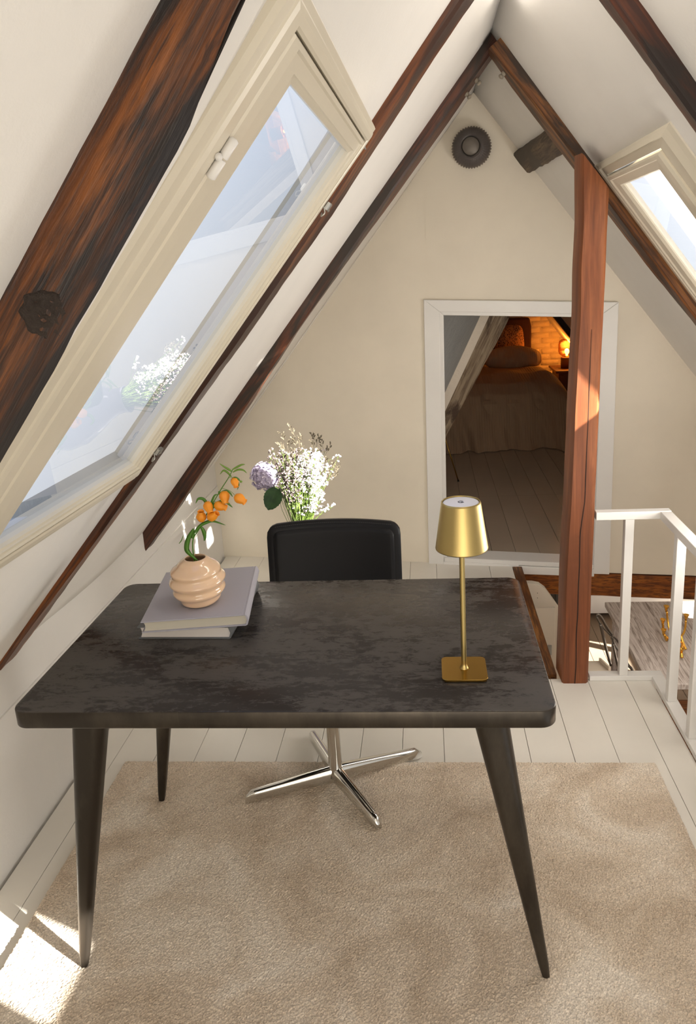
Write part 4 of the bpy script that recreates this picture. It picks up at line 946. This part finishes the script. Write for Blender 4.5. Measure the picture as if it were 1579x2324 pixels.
HB = plain('maroon_velvet', (0.030, 0.005, 0.005), 0.95)
m = MB(); m.loft([[(x, y_, z) for x, z in ((0.2, 0.1), (1.17, 0.1), (1.17, 0.90), (1.15, 1.00), (0.2, 1.0))] for y_ in (8.46, 8.57)]); obj('headboard', m, HB, bed, bevel=.02)
def pillowmesh(c, sx_, sy_, sz_, rot, pw=0.55, n=28):
    m = MB(); M3 = rot
    def f(u_, v_):
        th = (u_-.5)*2*PI; ph = (v_-.5)*PI; cp = math.copysign(abs(math.cos(ph))**pw, math.cos(ph))
        x = math.copysign(abs(math.cos(th))**pw, math.cos(th))*cp*sx_; z = math.copysign(abs(math.sin(th))**pw, math.sin(th))*cp*sz_
        rr_ = math.hypot(x/sx_, z/sz_)/1.414; y = math.sin(ph)*sy_*(1-0.55*rr_**2)
        p = Vector((x, y, z)); p += Vector((0, noise.noise(p*9+c)*sy_*.25, noise.noise(p*6)*sz_*.06)); return c+M3 @ p
    m.grid(f, n*2, n); return m
from mathutils import Euler
o = obj('pillow', pillowmesh(Vector((0.90, 7.88, 0.63)), .30, .22, .135, Euler((0, 0, 0)).to_matrix(), .92), LIN, None, True, origin=(0.90, 7.88, 0.63)); tag(o, 'plump pale pillow lying at the head of the bed', 'pillow')
CU, t, b = nmat('leaf_print'); b.inputs['Roughness'].default_value = 0.9
tcn = N(t, 'ShaderNodeTexCoord'); mp = N(t, 'ShaderNodeMapping'); mp.inputs['Scale'].default_value = (17, 17, 9); mp.inputs['Rotation'].default_value = (0, .6, 0); t.links.new(tcn.outputs['Object'], mp.inputs[0])
vo_ = N(t, 'ShaderNodeTexVoronoi'); t.links.new(mp.outputs[0], vo_.inputs['Vector']); t.links.new(ramp(t, vo_.outputs['Distance'], [(0.34, (0.018, 0.008, 0.006)), (0.42, (0.33, 0.15, 0.06))]), b.inputs['Base Color'])
o = obj('cushion', pillowmesh(Vector((0.90, 8.33, 0.78)), .17, .055, .16, Euler((math.radians(-10), math.radians(-5), 0)).to_matrix(), .45), CU, None, True, origin=(0.90, 8.33, 0.78)); tag(o, 'orange cushion with a dark leaf print leaning on the headboard', 'cushion')
NS = plain('nightstand_wood', (0.07, 0.022, 0.010), 0.5)
ns = thing('nightstand', 'dark wooden nightstand beside the bed, mostly behind the post', 'nightstand', (1.62, 8.2, 0))
obj('top', MB().box((1.36, 7.98, 0.44), (1.88, 8.45, 0.465), .004), NS, ns); obj('body', MB().box((1.40, 8.02, 0.03), (1.85, 8.44, 0.44), .004), NS, ns); obj('drawer', MB().box((1.42, 8.005, 0.25), (1.83, 8.02, 0.42), .003), NS, ns)
BLC = Vector((1.512, 8.20, 0.4655)); bl = thing('bedside_lamp', 'glowing amber ribbed-glass lamp on the nightstand', 'lamp', BLC)
obj('base', MB().lathe(BLC, [(0, 0), (.062, 0), (.062, .115), (.058, .119), (0, .119)], 32), plain('lamp_base_wood', (0.10, 0.035, 0.012), 0.5), bl, True)
AMB = bpy.data.materials.new('amber_glass'); AMB.use_nodes = True; t = AMB.node_tree; t.nodes.clear(); o_ = N(t, 'ShaderNodeOutputMaterial'); tr = N(t, 'ShaderNodeBsdfTransparent'); tr.inputs[0].default_value = (0.80, 0.52, 0.26, 1); g_ = N(t, 'ShaderNodeBsdfGlossy'); g_.inputs[0].default_value = (.8, .6, .4, 1); g_.inputs['Roughness'].default_value = .1; mx = N(t, 'ShaderNodeMixShader'); mx.inputs[0].default_value = 0.08
t.links.new(tr.outputs[0], mx.inputs[1]); t.links.new(g_.outputs[0], mx.inputs[2]); t.links.new(mx.outputs[0], o_.inputs[0])
obj('lamp_glass', MB().lathe(BLC, [(.030, .122), (.050, .130), (.080, .155), (.088, .185), (.088, .255), (.080, .290), (.060, .308), (.0, .312)], 120, (0, 0, 1), lambda r, z, th: (r*(1+.018*math.cos(40*th)), z), cap=False), AMB, bl, True)
obj('collar', MB().lathe(BLC, [(0, .119), (.032, .119), (.032, .130), (0, .131)], 24), plain('collar_brass', (0.5, 0.33, 0.1), 0.3, 1.0), bl, True)
EM = bpy.data.materials.new('bulb_glow'); EM.use_nodes = True; EM.node_tree.nodes['Principled BSDF'].inputs['Emission Color'].default_value = (1, 0.50, 0.14, 1); EM.node_tree.nodes['Principled BSDF'].inputs['Emission Strength'].default_value = 22
obj('bulb', MB().lathe(BLC, [(0, .133), (.012, .135), (.014, .150), (.024, .172), (.024, .190), (.014, .206), (0, .210)], 20), EM, bl, True)
light('bedside_bulb', 'POINT', BLC+Vector((0, 0, .24)), (0, 0, -1), 14, (1.0, 0.50, 0.11), .05)
# side table whose brass leg shows at the left of the doorway
st = thing('side_table', 'small round side table on thin brass legs just inside the bedroom doorway', 'table', (0.02, 5.55, 0))
obj('tabletop', MB().lathe((0.0, 5.55, 0.42), [(0, 0), (.165, 0), (.17, .006), (.165, .014), (0, .014)], 40), NS, st, True)
for a_ in (-4, 125, 235):
    a = math.radians(a_); obj('leg', MB().tube([(0.0+.10*math.cos(a), 5.55+.10*math.sin(a), .42), (0.0+.215*math.cos(a), 5.55+.215*math.sin(a), .008)], [.006, .0045], 8), BRASS2, st, True)
    obj('foot', MB().lathe((0.0+.216*math.cos(a), 5.55+.216*math.sin(a), 0), [(0, 0), (.008, 0), (.007, .01), (0, .011)], 10), plain('foot_rubber', (0.02, 0.02, 0.02), 0.6), st, True)
beam('rafter', 'dark rafter high at the right inside the bedroom doorway', PR, [(0.9, 7.25, .10, .05, .05), (3.0, 7.25, .10, .05, .05)], W_F, seed=12, amp=.002, n=30)

# ------------------------------------------------------------------ lower room seen through the stairwell
LZF = -2.35
LF = paint('lower_floor', (0.34, 0.255, 0.18), 0.5, 8, 0.3, 0.08)
lf = struct('floor', MB().box((-1.3, 1.0, LZF-.1), (3.9, 8.5, LZF-.012)), LF)
for i in range(26):
    x = 0.2+i*.14
    if x > 3.7: break
    obj('plank', MB().box((x+.002, 1.5, LZF-.012), (x+.138, 8.4, LZF), .0015), LF, lf)
struct('wall_lower_back', MB().box((-1.3, 8.40, LZF-.1), (3.9, 8.5, -0.22)), WALL)
struct('wall_lower_left', MB().box((0.05, 1.2, LZF-.1), (0.15, 8.4, -0.22)), WALL)
struct('wall_lower_front', MB().box((0.05, 1.1, LZF-.1), (3.9, 1.2, 0.0)), WALL)
# curved white stair string panel
SP = paint('stair_panel_paint', (0.68, 0.60, 0.49), 0.45, 30, 0.1, 0.03)
ol = [(0.40, -.012), (0.52, -.018), (0.555, -.026), (0.585, -.05), (0.615, -.095), (0.66, -.165), (0.675, -.21), (0.675, -1.2), (0.40, -1.2)]
spn = thing('curved_partition', 'curved cream painted panel at the head of the stairs beside the post', 'panel', (0.54, 3.70, -1.2))
m = MB().loft([[(x, y_, z) for x, z in ol] for y_ in (3.66, 3.70)]); o = obj('panel_board', m, SP, spn, bevel=.002)
m = MB().box((0.40, 3.640, -1.2), (0.635, 3.662, -.150)); obj('lower_board', m, SP, spn, bevel=.002)
m = MB().box((0.596, 3.630, -.42), (0.618, 3.642, -.365)); obj('metal_plate', m, STEEL, spn)
for x, z in ((.545, -.072), (.545, -.10), (.618, -.155)): obj('nail_head', MB().lathe((x, 3.659, z), [(0, -.001), (.0018, -.001), (.0018, .001), (0, .001)], 8, (0, 1, 0)), CRACK, spn)
m = MB().add([(0.62, 2.78, -.30), (0.62, 4.4, -1.75), (0.62, 4.4, -2.1), (0.62, 2.78, -.65), (0.66, 2.78, -.30), (0.66, 4.4, -1.75), (0.66, 4.4, -2.1), (0.66, 2.78, -.65)], [(0, 1, 2, 3), (7, 6, 5, 4), (0, 4, 5, 1), (1, 5, 6, 2), (2, 6, 7, 3), (3, 7, 4, 0)])
m2 = MB(); e0, e1 = Vector((1.215, 4.79, -1.2)), Vector((1.60, 7.05, -2.33)); sdv = Vector((1, 0, 0))
m2.loft([[p-sdv*.20, p-sdv*.004, p+Vector((-.004, 0, .03)), p+Vector((.012, 0, .028)), p+Vector((.012, 0, -.12)), p-sdv*.20+Vector((0, 0, -.12))] for p in (e0, e0.lerp(e1, .35), e0.lerp(e1, .45))])
tag(obj('stair_string', m2, SP, None, origin=e0), 'cream stair string board low in the stairwell right of the post', 'stairs')
# slatted grille behind the panel
gr = thing('heater_grille', 'small dark slatted grille under the tie beam, just left of the post', 'grille', (0.85, 4.6, -.55))
m = MB().box((0.60, 4.62, -.62), (1.0, 4.64, -.40)); obj('back', m, DARKM, gr)
for i in range(12): obj('slat', MB().box((0.60+i*.034, 4.60, -.62), (0.612+i*.034, 4.62, -.40)), plain('slat_dark', (0.05, 0.045, 0.04), 0.5) if i == 0 else bpy.data.materials['slat_dark'], gr)
# cabinet
cb_ = thing('low_cabinet', 'long white low cabinet behind the whitewashed table downstairs', 'cabinet', (2.2, 8.0, LZF))
obj('body', MB().box((1.2, 7.82, -2.27), (3.2, 8.3, -2.045), .004), WHITE, cb_); obj('drawer_front', MB().box((1.2, 7.80, -2.025), (2.205, 7.84, -1.70), .003), WHITE, cb_); obj('drawer_front', MB().box((2.215, 7.80, -2.025), (3.2, 7.84, -1.70), .003), WHITE, cb_)
obj('carcass', MB().box((1.22, 7.845, -2.045), (3.18, 8.3, -1.66), .004), WHITE, cb_)
for x in (1.66, 2.7): obj('foot', MB().lathe((x, 7.95, LZF), [(0, 0), (.035, 0), (.035, .08), (0, .08)], 16), STEEL, cb_, True)
# whitewashed table
WT, t, b = nmat('whitewashed_boards')
f_, mp = tex(t, 1.0, (42, 2.6, 10), detail=7, rough=.65, dist=1.4)
t.links.new(ramp(t, f_, [(0.36, (0.20, 0.165, 0.14)), (0.47, (0.40, 0.345, 0.315)), (0.58, (0.54, 0.49, 0.46))]), b.inputs['Base Color']); b.inputs['Roughness'].default_value = .75; bump(t, b, f_, .6, .006)
tb = thing('dining_table', 'whitewashed wood-grain dining table in the room below the stairwell', 'table', (2.3, 5.98, LZF))
obj('tabletop', MB().box((1.641, 5.262, -1.650), (2.95, 6.715, -1.600), .004), WT, tb)
for x, y in ((1.74, 5.36), (2.85, 5.36), (1.74, 6.61), (2.85, 6.61)): obj('leg', MB().box((x-.04, y-.04, LZF), (x+.04, y+.04, -1.65), .003), WT, tb)
# bench at the near end and orange beam
W_G = wood('bench_wood', (0.12, 0.075, 0.045), (0.08, 0.048, 0.030), (0.04, 0.025, 0.016), (0.05, 0.03, 0.02), .6, .6, 1.2, 22, 0, (1, 1, 1))
bn = thing('bench', 'dark plank bench at the near end of the whitewashed table', 'bench', (2.4, 5.05, LZF))
for i in range(2): obj('seat_board', MB().box((1.70, 4.88+i*.19, -1.93), (3.0, 5.06+i*.19, -1.90), .003), W_G, bn)
for x in (1.8, 2.85): obj('leg', MB().box((x-.03, 4.92, LZF), (x+.03, 5.20, -1.93), .003), W_G, bn)
m = MB().box((0.0, -.11, -.20), (1.6, .0, .0), .004); o = obj('tie_beam', m, W_T, None, origin=(0, 0, 0)); o.location = (0.93, 2.92, -.235); tag(o, 'orange timber beam below floor level just outside the side railing', 'beam')
# metal chair
CM = plain('grey_metal_tube', (0.20, 0.18, 0.16), 0.3, 0.9)
mc = thing('metal_chair', 'grey tubular metal chair with a dark pierced seat at the table downstairs', 'chair', (1.62, 5.75, LZF))
def tb_(name, pl_, Y_, r): obj(name, MB().tube(spline([at(a, b_, Y_+dy) for a, b_, dy in pl_], 5), r, 8), CM, mc, True)
tb_('back_loop', [(1354, 1398, 0), (1357, 1394, 0), (1364, 1400, 0), (1374, 1418, 0), (1389, 1443, 0), (1376, 1432, 0), (1362, 1416, 0), (1354, 1400, 0)], 6.0, .0095)
tb_('back_loop', [(1389, 1443, 0), (1398, 1450, 0), (1408, 1468, 0), (1412, 1490, 0), (1404, 1478, 0), (1394, 1462, 0), (1389, 1446, 0)], 5.95, .0095)
tb_('leg', [(1362, 1417, 0), (1369, 1445, 0), (1376, 1475, 0), (1386, 1510, 0)], 5.98, .013); tb_('leg', [(1391, 1462, 0), (1397, 1490, 0), (1402, 1512, 0)], 5.9, .011)
tb_('arm', [(1408, 1480, 0), (1424, 1508, 0), (1434, 1520, 0), (1442, 1545, 0)], 5.6, .012)
PS = plain('pierced_seat', (0.035, 0.028, 0.024), 0.35, 0.6)
m = MB().loft(rr_rings(.42, .42, .06, [(-1.925, .004), (-1.92, 0), (-1.912, 0), (-1.908, .006)], 1.63, 5.62, 5)); obj('seat', m, PS, mc)
for px_, py_ in ((1.70, 5.62), (1.62, 5.5), (1.80, 5.5), (1.46, 5.78)): obj('leg', MB().tube([(px_, py_, -1.92), (px_+.02, py_, LZF+.005)], .012, 8), CM, mc, True)
# candelabra
GO = plain('gold_branch', (0.80, 0.45, 0.08), 0.25, 1.0)
cd = thing('candelabra', 'gold branch-shaped candle holder on the whitewashed table', 'candle holder', (2.03, 5.8, -1.6))
def cup(px_, py_, Y_, s_=1.0):
    p = at(px_, py_, Y_); obj('candle_cup', MB().lathe(p, [(0, -.055*s_), (.008*s_, -.055*s_), (.012*s_, -.03*s_), (.021*s_, -.004*s_), (.024*s_, 0), (.019*s_, .0), (.014*s_, -.012*s_), (0, -.014*s_)], 18), GO, cd, True)
for a in ((1504, 1405, 5.95), (1512, 1375, 5.98), (1506, 1428, 5.90), (1557, 1395, 5.85), (1546, 1472, 5.66)): cup(*a)
def br(pl_, r, nm='branch'): obj(nm, MB().tube(spline([at(*q) for q in pl_], 5), r, 8), GO, cd, True)
br([(1504, 1415, 5.95), (1505, 1428, 5.95), (1507, 1440, 5.94), (1520, 1452, 5.9)], .010); br([(1513, 1388, 5.98), (1515, 1410, 5.98), (1522, 1445, 5.9)], .009)
br([(1507, 1440, 5.90), (1513, 1454, 5.90)], .011); br([(1556, 1408, 5.85), (1554, 1428, 5.85), (1547, 1442, 5.84), (1534, 1444, 5.85), (1522, 1447, 5.87)], .009)
br([(1545, 1443, 5.84), (1549, 1458, 5.80), (1556, 1474, 5.75)], .012); br([(1522, 1462, 5.82), (1532, 1460, 5.80), (1545, 1457, 5.80), (1550, 1460, 5.8)], .010); br([(1546, 1482, 5.65), (1547, 1493, 5.625)], .013, 'foot'); br([(1549, 1460, 5.80), (1546, 1475, 5.70)], .010)
